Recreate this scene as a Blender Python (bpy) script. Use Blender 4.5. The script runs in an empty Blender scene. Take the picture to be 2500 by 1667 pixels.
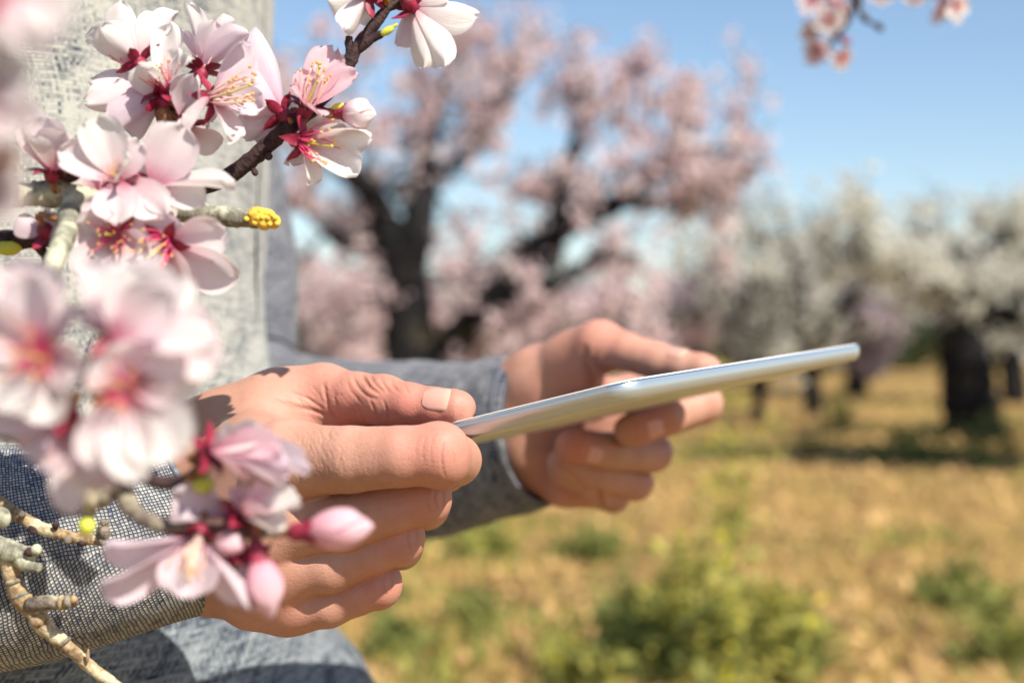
import bpy, math, random, time
import numpy as np
from mathutils import Vector, Matrix, noise as mnoise

# ------------------------------------------------------------------ camera, sky, sun, exposure
scene = bpy.context.scene
COL = scene.collection
FPX, CX, CY, CAMH = 3472.22, 1250.0, 833.0, 1.05      # 50 mm lens on a 2500 px wide frame

cam_data = bpy.data.cameras.new("camera")
cam_data.lens = 50.0
cam_data.sensor_width = 36.0
cam_data.clip_start = 0.02
cam_data.clip_end = 3000.0
cam_data.dof.use_dof = True
cam_data.dof.focus_distance = 0.545
cam_data.dof.aperture_fstop = 6.3
cam = bpy.data.objects.new("camera", cam_data)
COL.objects.link(cam)
cam.location = (0, 0, CAMH)
cam.rotation_euler = (math.radians(90), 0, 0)
scene.camera = cam

SUN_DIR = Vector((0.46, -0.51, 0.73)).normalized()     # towards the sun
SUN_EL = math.asin(SUN_DIR.z)
SUN_AZ = math.atan2(SUN_DIR.x, SUN_DIR.y)
world = bpy.data.worlds.new("World")
scene.world = world
world.use_nodes = True
wn = world.node_tree.nodes
wl = world.node_tree.links
sky_tex = wn.new("ShaderNodeTexSky")
sky_tex.sky_type = 'NISHITA'
sky_tex.sun_disc = False
sky_tex.sun_elevation = SUN_EL
sky_tex.sun_rotation = SUN_AZ
sky_tex.air_density = 1.0
sky_tex.dust_density = 0.35
sky_tex.ozone_density = 2.2
wl.new(sky_tex.outputs[0], wn["Background"].inputs["Color"])
wn["Background"].inputs["Strength"].default_value = 0.088

sun_data = bpy.data.lights.new("sun", 'SUN')
sun_data.energy = 5.0
sun_data.angle = math.radians(0.53)
sun_data.color = (1.0, 0.92, 0.79)
sun = bpy.data.objects.new("sun", sun_data)
sun.rotation_euler = SUN_DIR.to_track_quat('Z', 'Y').to_euler()
sun.location = (3, -3, 6)
COL.objects.link(sun)

scene.render.engine = 'CYCLES'
scene.view_settings.view_transform = 'Standard'
scene.view_settings.look = 'None'
scene.view_settings.exposure = 0.80
scene.view_settings.gamma = 1.0
scene.view_settings.use_curve_mapping = False
scene.cycles.max_bounces = 8
scene.cycles.transparent_max_bounces = 4
scene.cycles.sample_clamp_indirect = 6.0

rng = random.Random(7)
nrng = np.random.default_rng(7)

# ------------------------------------------------------------------ helpers
def P(px, py, d):
    """a point of the place seen at picture position (px, py) of the 2500 px photograph, d metres away"""
    return Vector(((px - CX) / FPX * d, d, CAMH - (py - CY) / FPX * d))

def D(x, up, toward):
    """a direction: right, up, towards the viewer"""
    return Vector((x, -toward, up)).normalized()

def tag(o, label=None, cat=None, group=None, kind=None):
    if label: o["label"] = label
    if cat: o["category"] = cat
    if group: o["group"] = group
    if kind: o["kind"] = kind
    return o

def empty(name, loc=(0, 0, 0)):
    o = bpy.data.objects.new(name, None)
    o.empty_display_size = 0.05
    o.location = loc
    COL.objects.link(o)
    return o

def link(name, me, parent=None, loc=None, mat_world=None):
    o = bpy.data.objects.new(name, me)
    COL.objects.link(o)
    if mat_world is not None:
        o.matrix_world = mat_world
    if parent is not None:
        o.parent = parent
        o.matrix_parent_inverse = MW(parent).inverted()
    return o

def MW(o):
    """world matrix without a depsgraph update"""
    m = o.matrix_basis.copy()
    if o.parent is not None:
        m = MW(o.parent) @ o.matrix_parent_inverse @ m
    return m

def mesh_np(name, verts, faces, mats=(), smooth=True, uv=None, attrs=None, mat_idx=None):
    """verts Nx3, faces Mx3 or Mx4 array (or list of lists)"""
    me = bpy.data.meshes.new(name)
    verts = np.asarray(verts, dtype=np.float32)
    if isinstance(faces, np.ndarray):
        m, k = faces.shape
        me.vertices.add(len(verts))
        me.vertices.foreach_set("co", verts.ravel())
        me.loops.add(m * k)
        me.loops.foreach_set("vertex_index", faces.astype(np.int32).ravel())
        me.polygons.add(m)
        me.polygons.foreach_set("loop_start", np.arange(0, m * k, k, dtype=np.int32))
        me.update(calc_edges=True)
    else:
        me.from_pydata(verts.tolist(), [], faces)
        me.update()
    if uv is not None:
        lay = me.uv_layers.new(name="UVMap")
        li = np.empty(len(me.loops), dtype=np.int32)
        me.loops.foreach_get("vertex_index", li)
        lay.data.foreach_set("uv", np.asarray(uv, dtype=np.float32)[li].ravel())
    if attrs:
        for k, v in attrs.items():
            a = me.attributes.new(k, 'FLOAT', 'POINT')
            a.data.foreach_set("value", np.asarray(v, dtype=np.float32))
    for m_ in mats:
        me.materials.append(m_)
    if mat_idx is not None:
        me.polygons.foreach_set("material_index", np.asarray(mat_idx, dtype=np.int32))
    me.polygons.foreach_set("use_smooth", np.full(len(me.polygons), smooth, dtype=bool))
    me.validate(clean_customdata=False)
    me.update()
    return me

def spline(pts, n):
    """Catmull-Rom through rows of pts (any width), n samples"""
    p = np.asarray(pts, dtype=float)
    p = np.vstack([2 * p[0] - p[1], p, 2 * p[-1] - p[-2]])
    out = []
    m = len(p) - 3
    for t in np.linspace(0, m, n):
        i = min(int(t), m - 1)
        f = t - i
        a, b, c, d = p[i], p[i + 1], p[i + 2], p[i + 3]
        out.append(0.5 * ((2 * b) + (c - a) * f + (2 * a - 5 * b + 4 * c - d) * f * f + (3 * b - a - 3 * c + d) * f ** 3))
    return np.array(out)

def tube_arrays(pts, radii, sides=8, cap=True, wob=0.0, seed=0):
    pts = np.asarray(pts, dtype=float)
    n = len(pts)
    radii = np.asarray(radii, dtype=float)
    tang = np.gradient(pts, axis=0)
    tang /= np.linalg.norm(tang, axis=1)[:, None] + 1e-12
    up = np.array([0.0, 0.0, 1.0]) if abs(tang[0][2]) < 0.9 else np.array([1.0, 0, 0])
    r = np.random.default_rng(seed)
    V, U = [], []
    length = np.concatenate([[0], np.cumsum(np.linalg.norm(np.diff(pts, axis=0), axis=1))])
    a = np.linspace(0, 2 * np.pi, sides, endpoint=False)
    for i in range(n):
        x = np.cross(up, tang[i]); x /= np.linalg.norm(x) + 1e-12
        y = np.cross(tang[i], x)
        up = y
        rr = radii[i] * (1 + wob * r.normal(size=sides)) if wob else np.full(sides, radii[i])
        V.append(pts[i] + np.outer(np.cos(a) * rr, x) + np.outer(np.sin(a) * rr, y))
        U.append(np.stack([a / (2 * np.pi), np.full(sides, length[i])], 1))
    V = np.concatenate(V); U = np.concatenate(U)
    i0 = np.arange(n - 1)[:, None] * sides
    j = np.arange(sides)[None]
    j2 = (j + 1) % sides
    F = np.stack([i0 + j, i0 + j2, i0 + sides + j2, i0 + sides + j], -1).reshape(-1, 4)
    if cap:
        c0, c1 = len(V), len(V) + 1
        V = np.vstack([V, pts[0] - tang[0] * radii[0] * .3, pts[-1] + tang[-1] * radii[-1] * .3])
        U = np.vstack([U, [[.5, 0]], [[.5, length[-1]]]])
        b = (n - 1) * sides
        jj = np.arange(sides); jj2 = (jj + 1) % sides
        F = np.vstack([F, np.stack([jj2, jj, np.full(sides, c0), np.full(sides, c0)], 1),
                       np.stack([b + jj, b + jj2, np.full(sides, c1), np.full(sides, c1)], 1)])
    return V, F, U

def fix_tris(F):
    """rows whose last two indices agree become triangles"""
    return [list(map(int, f[:3])) if f[2] == f[3] else list(map(int, f)) for f in F]

def frame_from(xdir, zhint):
    x = Vector(xdir).normalized(); z = Vector(zhint); z = z - x * z.dot(x)
    if z.length < 1e-4: z = Vector((0, 0, 1)) - x * x.z
    z.normalize(); y = z.cross(x)
    return Matrix((x, y, z)).transposed()

class MB:
    """collects arrays into one mesh"""
    def __init__(self):
        self.V, self.F, self.U, self.A, self.M, self.n = [], [], [], [], [], 0
    def add(self, V, F, U=None, tint=0.0, mi=0):
        V = np.asarray(V, float); F = np.asarray(F, int)
        if F.shape[1] == 3:
            F = np.hstack([F, F[:, 2:3]])
        self.V.append(V); self.F.append(F + self.n)
        self.U.append(np.zeros((len(V), 2)) if U is None else U)
        self.A.append(np.full(len(V), tint) if np.isscalar(tint) else np.asarray(tint))
        self.M.append(np.full(len(F), mi))
        self.n += len(V)
    def tube(self, pts, radii, sides=8, tint=0.0, mi=0, wob=0.0, seed=0):
        V, F, U = tube_arrays(pts, radii, sides, True, wob, seed)
        self.add(V, F, U, tint, mi)
    def ball(self, c, r, axis=None, ratio=1.0, tint=0.0, mi=0, seg=8, rings=6):
        a = np.linspace(0, np.pi, rings + 1)
        b = np.linspace(0, 2 * np.pi, seg, endpoint=False)
        V = np.stack([np.outer(np.sin(a), np.cos(b)) * r, np.outer(np.sin(a), np.sin(b)) * r, np.outer(np.cos(a), np.ones(seg)) * r * ratio], -1).reshape(-1, 3)
        if axis is not None:
            q = Vector(axis).to_track_quat('Z', 'Y').to_matrix()
            V = V @ np.array(q).T
        V = V + np.array(c)
        i0 = np.arange(rings)[:, None] * seg; j = np.arange(seg)[None]; j2 = (j + 1) % seg
        F = np.stack([i0 + j, i0 + seg + j, i0 + seg + j2, i0 + j2], -1).reshape(-1, 4)
        self.add(V, F, None, tint, mi)
    def mesh(self, name, mats, smooth=True):
        F = np.concatenate(self.F)
        V = np.concatenate(self.V)
        me = mesh_np(name, V, fix_tris(F) if (F[:, 2] == F[:, 3]).any() else F, mats, smooth,
                     np.concatenate(self.U), {"tint": np.concatenate(self.A)}, np.concatenate(self.M))
        return me

# ------------------------------------------------------------------ materials
class NT:
    """short hand for building node trees"""
    def __init__(self, name):
        self.m = bpy.data.materials.new(name)
        self.m.use_nodes = True
        self.t = self.m.node_tree
        self.n = self.t.nodes
        self.b = self.n["Principled BSDF"]
        self.out = self.n["Material Output"]
    def node(self, typ, **kw):
        nd = self.n.new("ShaderNode" + typ)
        for k, v in kw.items():
            setattr(nd, k, v)
        return nd
    def put(self, sock, v):
        if isinstance(v, bpy.types.NodeSocket):
            self.t.links.new(v, sock)
        else:
            if sock.type == 'RGBA' and not hasattr(v, '__len__'):
                v = (v, v, v, 1)
            elif sock.type == 'RGBA' and len(v) == 3:
                v = (*v, 1)
            sock.default_value = v
    def math(self, op, a, b=None, c=None, clamp=False):
        nd = self.node("Math", operation=op, use_clamp=clamp)
        self.put(nd.inputs[0], a)
        if b is not None: self.put(nd.inputs[1], b)
        if c is not None: self.put(nd.inputs[2], c)
        return nd.outputs[0]
    def mix(self, f, a, b, mode='MIX'):
        nd = self.node("Mix", data_type='RGBA', blend_type=mode)
        self.put(nd.inputs[0], f); self.put(nd.inputs[6], a); self.put(nd.inputs[7], b)
        return nd.outputs[2]
    def ramp(self, f, stops, interp='LINEAR'):
        nd = self.node("ValToRGB")
        cr = nd.color_ramp
        cr.interpolation = interp
        while len(cr.elements) < len(stops):
            cr.elements.new(0.5)
        for e, (p, c) in zip(cr.elements, stops):
            e.position = p
            e.color = (*c, 1) if hasattr(c, '__len__') else (c, c, c, 1)
        self.put(nd.inputs[0], f)
        return nd.outputs[0]
    def noise(self, vec, scale, detail=3.0, rough=0.5, dist=0.0):
        nd = self.node("TexNoise")
        if vec is not None: self.put(nd.inputs["Vector"], vec)
        nd.inputs["Scale"].default_value = scale
        nd.inputs["Detail"].default_value = detail
        nd.inputs["Roughness"].default_value = rough
        nd.inputs["Distortion"].default_value = dist
        return nd.outputs[0]
    def vscale(self, vec, s):
        nd = self.node("Mapping")
        self.put(nd.inputs["Vector"], vec)
        nd.inputs["Scale"].default_value = s
        return nd.outputs[0]
    def bump(self, h, strength=0.3, dist=0.001, normal=None):
        nd = self.node("Bump")
        self.put(nd.inputs["Height"], h)
        nd.inputs["Strength"].default_value = strength
        nd.inputs["Distance"].default_value = dist
        if normal is not None: self.put(nd.inputs["Normal"], normal)
        return nd.outputs[0]
    def attr(self, name):
        return self.node("Attribute", attribute_name=name).outputs["Fac"]
    def coord(self, which="Object"):
        return self.node("TexCoord").outputs[which]
    def set(self, **kw):
        for k, v in kw.items():
            self.put(self.b.inputs[k.replace("_", " ")], v)
        return self

def mat_skin():
    s = NT("skin")
    co = s.coord()
    n1 = s.noise(co, 60, 4, .55)
    n2 = s.noise(co, 420, 3, .6)
    base = s.mix(s.ramp(n1, [(.35, 0), (.68, 1)]), (.395, .210, .155), (.475, .268, .203))
    base = s.mix(s.math('MULTIPLY', s.attr("flush"), .85), base, (.50, .165, .130))
    base = s.mix(s.math('MULTIPLY', s.ramp(n2, [(.5, 0), (.75, 1)]), .18), base, (.29, .12, .08))
    base = s.mix(s.math('MULTIPLY', s.attr("crease"), .7), base, (.24, .085, .055))
    base = s.mix(s.math('MULTIPLY', s.attr("tan"), .55), base, (.26, .13, .07))  # browns the wrist: its shadow is mixed into the skin colour
    s.set(Base_Color=base, Roughness=s.math('MULTIPLY_ADD', n2, .25, .42))
    s.b.inputs["Subsurface Weight"].default_value = 0.14
    s.b.inputs["Subsurface Radius"].default_value = (1.0, .35, .18)
    s.b.inputs["Subsurface Scale"].default_value = 0.0022
    s.b.inputs["Specular IOR Level"].default_value = 0.32
    v = s.node("TexVoronoi", feature='DISTANCE_TO_EDGE')
    s.put(v.inputs["Vector"], s.vscale(co, (520, 900, 640)))
    v.inputs["Scale"].default_value = 1.0
    v2 = s.node("TexVoronoi", feature='DISTANCE_TO_EDGE')
    s.put(v2.inputs["Vector"], s.vscale(co, (1300, 1300, 1300)))
    v2.inputs["Scale"].default_value = 1.0
    h = s.math('ADD', s.math('MULTIPLY', s.math('MINIMUM', v.outputs["Distance"], .18), 3.2), s.math('MULTIPLY', s.math('MINIMUM', v2.outputs["Distance"], .2), 1.2))
    h = s.math('ADD', h, s.math('MULTIPLY', n2, .7))
    s.put(s.b.inputs["Normal"], s.bump(h, .26, .00030))
    return s.m

def mat_nail():
    s = NT("fingernail")
    u = s.node("SeparateXYZ"); s.put(u.inputs[0], s.coord("UV"))
    c = s.ramp(u.outputs[0], [(0, (.54, .33, .27)), (.16, (.50, .27, .22)), (.70, (.52, .29, .235)), (.86, (.56, .34, .265)), (1, (.58, .37, .29))])
    s.set(Base_Color=c, Roughness=.28)
    s.b.inputs["Subsurface Weight"].default_value = .15
    s.b.inputs["Subsurface Scale"].default_value = .002
    ridge = s.noise(s.vscale(s.coord("UV"), (2, 40, 1)), 1.0, 2)
    s.put(s.b.inputs["Normal"], s.bump(ridge, .12, .0002))
    return s.m

def mat_weave(name, pitch, dark, light, lo, hi, gap=.40, bump=.7, run=.10, gmix=.66, wb=.34, gapcol=None, soft=False):
    """two crossing sets of slubby threads; UV runs in metres"""
    s = NT(name)
    xyz = s.node("SeparateXYZ")
    uvc = s.coord("UV")
    wob = s.node("TexNoise"); s.put(wob.inputs["Vector"], uvc); wob.inputs["Scale"].default_value = 1.0 / (pitch * 9); wob.inputs["Detail"].default_value = 2
    off = s.node("VectorMath", operation='MULTIPLY_ADD')
    s.put(off.inputs[0], wob.outputs["Color"]); off.inputs[1].default_value = (pitch * 2.0,) * 3; s.put(off.inputs[2], uvc)
    s.put(xyz.inputs[0], off.outputs[0])
    u = s.math('DIVIDE', xyz.outputs[0], pitch)
    v = s.math('DIVIDE', xyz.outputs[1], pitch)
    fu = s.math('ABSOLUTE', s.math('SUBTRACT', s.math('FRACT', u), .5))
    fv = s.math('ABSOLUTE', s.math('SUBTRACT', s.math('FRACT', v), .5))
    iu, iv = s.math('FLOOR', u), s.math('FLOOR', v)
    chk = s.math('MODULO', s.math('ABSOLUTE', s.math('ADD', iu, iv)), 2.0)
    def comb(a, b):
        c = s.node("CombineXYZ"); s.put(c.inputs[0], a); s.put(c.inputs[1], b); return c.outputs[0]
    warp = s.noise(comb(s.math('MULTIPLY', iu, 7.31), s.math('MULTIPLY', v, run)), 1.0, 2, .6)
    weft = s.noise(comb(s.math('MULTIPLY', u, run), s.math('MULTIPLY', iv, 5.17)), 1.0, 2, .6)
    blot = s.noise(uvc, 1.0 / (pitch * 22), 3, .6)
    tone = s.mix(chk, weft, warp)
    if not soft: blot = s.ramp(blot, [(.38, 0), (.62, 1)])
    tone = s.math('ADD', s.math('MULTIPLY', tone, 1 - wb), s.math('MULTIPLY', blot, wb))
    col = s.ramp(tone, [(lo, dark), (hi, light)])
    au = s.ramp(fu, [(gap - .10, 0), (gap + .03, 1)])
    av = s.ramp(fv, [(gap - .10, 0), (gap + .03, 1)])
    g = s.math('MAXIMUM', au, av)
    col = s.mix(s.math('MULTIPLY', g, gmix), col, gapcol or tuple(c * .8 for c in dark))
    col = s.mix(.55, col, s.ramp(s.noise(uvc, 2.6 / pitch, 2, .6), [(.25, .35), (.7, 1.0)]), 'MULTIPLY')
    s.set(Base_Color=col, Roughness=.92)
    s.b.inputs["Specular IOR Level"].default_value = .15
    s.b.inputs["Sheen Weight"].default_value = .10
    hgt = s.math('SUBTRACT', s.math('ADD', s.math('MULTIPLY', tone, .5), 1.0), s.math('MAXIMUM', s.math('MULTIPLY', fu, 1.6), s.math('MULTIPLY', fv, 1.6)))
    s.put(s.b.inputs["Normal"], s.bump(hgt, bump, pitch * .35))
    return s.m

def mat_plain(name, col, rough=.5, metal=0.0, bump_scale=None, bump_str=.2, var=None, spec=.5):
    s = NT(name)
    c = col
    if var is not None:
        c = s.mix(s.ramp(s.noise(s.coord(), var[0], 4, .6), [(.3, 0), (.7, 1)]), col, var[1])
    s.set(Base_Color=c, Roughness=rough, Metallic=metal)
    s.b.inputs["Specular IOR Level"].default_value = spec
    if bump_scale:
        s.put(s.b.inputs["Normal"], s.bump(s.noise(s.coord(), bump_scale, 5, .6), bump_str, .6 / bump_scale))
    return s.m

def mat_petal(name, tip, mid, base, base_end=.12, trans=.42):
    s = NT(name)
    xyz = s.node("SeparateXYZ"); s.put(xyz.inputs[0], s.coord("UV"))
    uvc = s.coord("UV")
    vein = s.noise(s.vscale(uvc, (2.2, 34, 1)), 1.0, 3, .6)
    blot = s.noise(s.vscale(s.coord(), (120, 120, 120)), 1.0, 3, .6)
    u = s.math('ADD', xyz.outputs[0], s.math('MULTIPLY', s.math('SUBTRACT', vein, .5), .16))
    c = s.ramp(u, [(0.0, base), (base_end, tuple(.55 * a + .45 * b for a, b in zip(base, mid))), (base_end + .20, mid), (.72, tip), (1.0, tip)])
    c = s.mix(s.math('MULTIPLY', s.ramp(vein, [(.42, 0), (.72, 1)]), .30), c, mid)
    c = s.mix(s.math('MULTIPLY', s.ramp(blot, [(.45, 0), (.75, 1)]), .35), c, mid)
    edge = s.math('ABSOLUTE', s.math('SUBTRACT', xyz.outputs[1], .5))
    c = s.mix(s.math('MULTIPLY', s.ramp(edge, [(.40, 0), (.5, 1)]), .22), c, mid)
    d = s.b
    s.set(Base_Color=c, Roughness=.48)
    s.b.inputs["Specular IOR Level"].default_value = .28
    s.b.inputs["Sheen Weight"].default_value = .08
    tr = s.node("BsdfTranslucent")
    s.put(tr.inputs["Color"], s.mix(.25, c, (1, 1, 1), 'MULTIPLY'))
    nb = s.bump(s.math('ADD', vein, s.math('MULTIPLY', blot, .8)), .6, .0007)
    s.put(s.b.inputs["Normal"], nb); s.put(tr.inputs["Normal"], nb)
    mx = s.node("MixShader")
    mx.inputs[0].default_value = trans
    s.t.links.new(d.outputs[0], mx.inputs[1]); s.t.links.new(tr.outputs[0], mx.inputs[2])
    s.t.links.new(mx.outputs[0], s.out.inputs["Surface"])
    return s.m

def mat_bark(name, a, b, c, scale=260, lich=.55, bstr=.8):
    s = NT(name)
    co = s.coord()
    n1 = s.noise(co, scale, 5, .65, .4)
    n2 = s.noise(co, scale * .28, 3, .6)
    ring = s.noise(s.vscale(s.coord("UV"), (1.5, scale * 3.2, 1)), 1.0, 2, .6)
    col = s.mix(s.ramp(n1, [(.36, 0), (.64, 1)]), a, b)
    col = s.mix(s.ramp(n2, [(lich, 0), (lich + .12, 1)]), col, c)
    col = s.mix(s.math('MULTIPLY', s.ramp(ring, [(.55, 0), (.72, 1)]), .5), col, a)
    s.set(Base_Color=col, Roughness=.85)
    s.b.inputs["Specular IOR Level"].default_value = .25
    s.put(s.b.inputs["Normal"], s.bump(s.math('ADD', n1, s.math('MULTIPLY', ring, .5)), bstr, .35 / scale))
    return s.m

def mat_tinted(name, a, b, rough=.8, trans=0.0, spec=.2):
    """colour runs from a to b with the piece's own 'tint' value"""
    s = NT(name)
    c = s.mix(s.attr("tint"), a, b)
    s.set(Base_Color=c, Roughness=rough)
    s.b.inputs["Specular IOR Level"].default_value = spec
    if trans:
        tr = s.node("BsdfTranslucent"); s.put(tr.inputs[0], c)
        mx = s.node("MixShader"); mx.inputs[0].default_value = trans
        s.t.links.new(s.b.outputs[0], mx.inputs[1]); s.t.links.new(tr.outputs[0], mx.inputs[2])
        s.t.links.new(mx.outputs[0], s.out.inputs["Surface"])
    return s.m

M_SKIN = mat_skin()
M_NAIL = mat_nail()
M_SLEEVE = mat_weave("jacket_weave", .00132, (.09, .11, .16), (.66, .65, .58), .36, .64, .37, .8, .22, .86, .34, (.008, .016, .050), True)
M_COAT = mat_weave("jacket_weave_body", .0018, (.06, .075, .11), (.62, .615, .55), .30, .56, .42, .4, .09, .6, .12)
M_FARSL_SHADED = mat_weave("jacket_weave_left_shaded", .00150, (.020, .028, .060), (.42, .43, .45), .36, .64, .40, .6, .12, .75, .2, (.010, .016, .045), True)  # darker, bluer jacket weave: the far sleeve's shade is in the colour
M_CUFF = mat_plain("cuff_binding", (.20, .21, .24), .9, bump_scale=900, bump_str=.6, var=(700, (.06, .07, .11)))
M_SILVER = mat_plain("silver_aluminium", (.50, .56, .60), .30, .72, bump_scale=4000, bump_str=.03)
M_CHAMFER = mat_plain("polished_edge", (.95, .95, .95), .10, 1.0)
M_BEZEL = mat_plain("white_glass", (.80, .80, .78), .06, 0.0)
M_SCREEN = mat_plain("dark_glass", (.015, .017, .022), .05, 0.0)
M_SHADED_HEM = mat_weave("shaded_hem_weave", .0017, (.020, .034, .062), (.36, .40, .43), .38, .60, .42, .25, .05, .6, .10)  # blue-grey carries the lower coat's shade in its colour
M_HAIR = mat_plain("hair", (.035, .022, .014), .55, bump_scale=300, bump_str=.7)
M_SHOE = mat_plain("shoe_leather", (.09, .05, .03), .5)

PET_WHITE = mat_petal("petal_white", (.90, .87, .85), (.88, .77, .79), (.64, .03, .18), .12)
PET_PALE = mat_petal("petal_pale_pink", (.88, .80, .81), (.85, .66, .72), (.62, .02, .17), .17)
PET_PINK = mat_petal("petal_pink", (.86, .62, .68), (.84, .48, .58), (.58, .03, .16), .12)
PET_LILAC = mat_petal("petal_lilac", (.82, .71, .78), (.78, .60, .70), (.50, .05, .22), .08)
M_SEPAL = mat_plain("sepal_red", (.30, .012, .045), .5, bump_scale=700, bump_str=.4, var=(300, (.15, .008, .03)))
M_FILAMENT = mat_plain("filament_pink", (.70, .06, .18), .5)
M_FILAMENT_PALE = mat_plain("filament_pale", (.86, .62, .55), .5)
M_ANTHER = mat_plain("anther_yellow", (.70, .40, .12), .6)
M_SCALE = mat_plain("bud_scale_brown", (.06, .028, .018), .6, bump_scale=700, bump_str=.6, var=(420, (.42, .17, .05)))
M_GREENBUD = mat_plain("bud_green", (.50, .52, .06), .5, bump_scale=500, bump_str=.3)
M_YELLOWCUT = mat_plain("lichen_yellow", (.80, .60, .06), .7, bump_scale=420, bump_str=.9, var=(260, (.60, .33, .04)))
BARK_DARK = mat_bark("bark_dark", (.022, .013, .016), (.075, .042, .042), (.20, .17, .12), 330, .60)
BARK_LICHEN = mat_bark("bark_lichen", (.12, .115, .095), (.25, .245, .19), (.46, .46, .34), 300, .46)
BARK_TAN = mat_bark("bark_tan", (.16, .105, .06), (.44, .32, .18), (.56, .50, .34), 360, .50)
BARK_GREY = mat_bark("bark_grey", (.09, .075, .065), (.26, .215, .17), (.40, .36, .26), 320, .52)

DEBUG = False

# ------------------------------------------------------------------ implicit surfaces for the body
def smin(a, b, k):
    h = np.maximum(k - np.abs(a - b), 0) / k
    return np.minimum(a, b) - h * h * k * .25

def cone_d(X, p0, p1, r0, r1):
    p0 = np.asarray(p0); p1 = np.asarray(p1)
    ab = p1 - p0
    L2 = float(ab @ ab) + 1e-12
    q = X - p0
    t = np.clip((q @ ab) / L2, 0, 1)
    d = np.linalg.norm(q - t[:, None] * ab, axis=1)
    return d - (r0 + (r1 - r0) * t)

def chain_d(X, pts, k):
    d = None
    for (a, ra), (b, rb) in zip(pts[:-1], pts[1:]):
        e = cone_d(X, a, b, ra, rb)
        d = e if d is None else smin(d, e, k)
    return d

def iso_mesh(f, lo, hi, h, k=4):
    """surface nets over a narrow band; f maps Nx3 -> N"""
    lo = np.asarray(lo, float); hi = np.asarray(hi, float)
    nc = np.ceil((hi - lo) / (h * k)).astype(int)
    cc = [lo[i] + (np.arange(nc[i]) + .5) * h * k for i in range(3)]
    g = np.stack(np.meshgrid(*cc, indexing='ij'), -1).reshape(-1, 3)
    dc = f(g)
    near = (np.abs(dc) < h * k * 1.5).reshape(nc)
    n = nc * k
    vals = np.repeat(np.repeat(np.repeat(dc.reshape(nc).astype(np.float32), k, 0), k, 1), k, 2)
    idx = np.argwhere(near)
    o = np.stack(np.meshgrid(*[np.arange(k)] * 3, indexing='ij'), -1).reshape(-1, 3)
    for s in range(0, len(idx), 6000):
        fi = (idx[s:s + 6000, None, :] * k + o[None]).reshape(-1, 3)
        vals[fi[:, 0], fi[:, 1], fi[:, 2]] = f(lo + (fi + .5) * h)
    ins = vals < 0
    c = np.zeros(n - 1, dtype=np.int8)
    offs = [(a, b, d) for a in (0, 1) for b in (0, 1) for d in (0, 1)]
    for a, b, d in offs:
        c += ins[a:n[0] - 1 + a, b:n[1] - 1 + b, d:n[2] - 1 + d]
    act = np.argwhere((c > 0) & (c < 8))
    vid = -np.ones(n - 1, dtype=np.int64)
    vid[act[:, 0], act[:, 1], act[:, 2]] = np.arange(len(act))
    acc = np.zeros((len(act), 3)); cnt = np.zeros(len(act))
    for a in offs:
        for ax in range(3):
            if a[ax]: continue
            b = list(a); b[ax] = 1
            va = vals[act[:, 0] + a[0], act[:, 1] + a[1], act[:, 2] + a[2]]
            vb = vals[act[:, 0] + b[0], act[:, 1] + b[1], act[:, 2] + b[2]]
            m = (va < 0) != (vb < 0)
            t = np.where(m, va / (va - vb + 1e-20), 0)
            p = np.tile(np.array(a, float), (len(act), 1)); p[:, ax] += t
            acc[m] += p[m]; cnt[m] += 1
    V = lo + (act + acc / cnt[:, None] + .5) * h
    Fs = []
    for ax in range(3):
        o1, o2 = [(1, 2), (2, 0), (0, 1)][ax]
        s0 = [slice(0, n[i]) for i in range(3)]; s1 = list(s0)
        s0[ax] = slice(0, n[ax] - 1); s1[ax] = slice(1, n[ax])
        ch = ins[tuple(s0)] != ins[tuple(s1)]
        e = np.argwhere(ch)
        e = e[(e[:, o1] > 0) & (e[:, o2] > 0) & (e[:, o1] < n[o1] - 1) & (e[:, o2] < n[o2] - 1)]
        q = []
        for d1, d2 in ((-1, -1), (0, -1), (0, 0), (-1, 0)):
            w = e.copy(); w[:, o1] += d1; w[:, o2] += d2
            q.append(vid[w[:, 0], w[:, 1], w[:, 2]])
        q = np.stack(q, 1)
        flip = ~ins[e[:, 0], e[:, 1], e[:, 2]]
        q[flip] = q[flip][:, ::-1]
        Fs.append(q)
    F = np.concatenate(Fs)
    F = F[(F >= 0).all(1)]
    eps = h * .5
    for _ in range(3):
        d = f(V)
        G = np.stack([f(V + eps * np.eye(3)[i]) - f(V - eps * np.eye(3)[i]) for i in range(3)], 1) / (2 * eps)
        gl = np.linalg.norm(G, axis=1)[:, None] + 1e-6
        V = V - np.clip(d, -h, h)[:, None] * G / gl ** 2 * .9
    return V, F, G / gl

def proj(V):
    return np.stack([V[:, 0] / V[:, 1] * FPX + CX, -(V[:, 2] - CAMH) / V[:, 1] * FPX + CY], 1)

def J(px, py, d, r):
    return (np.array(P(px, py, d)), r / 1000.0)

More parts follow.
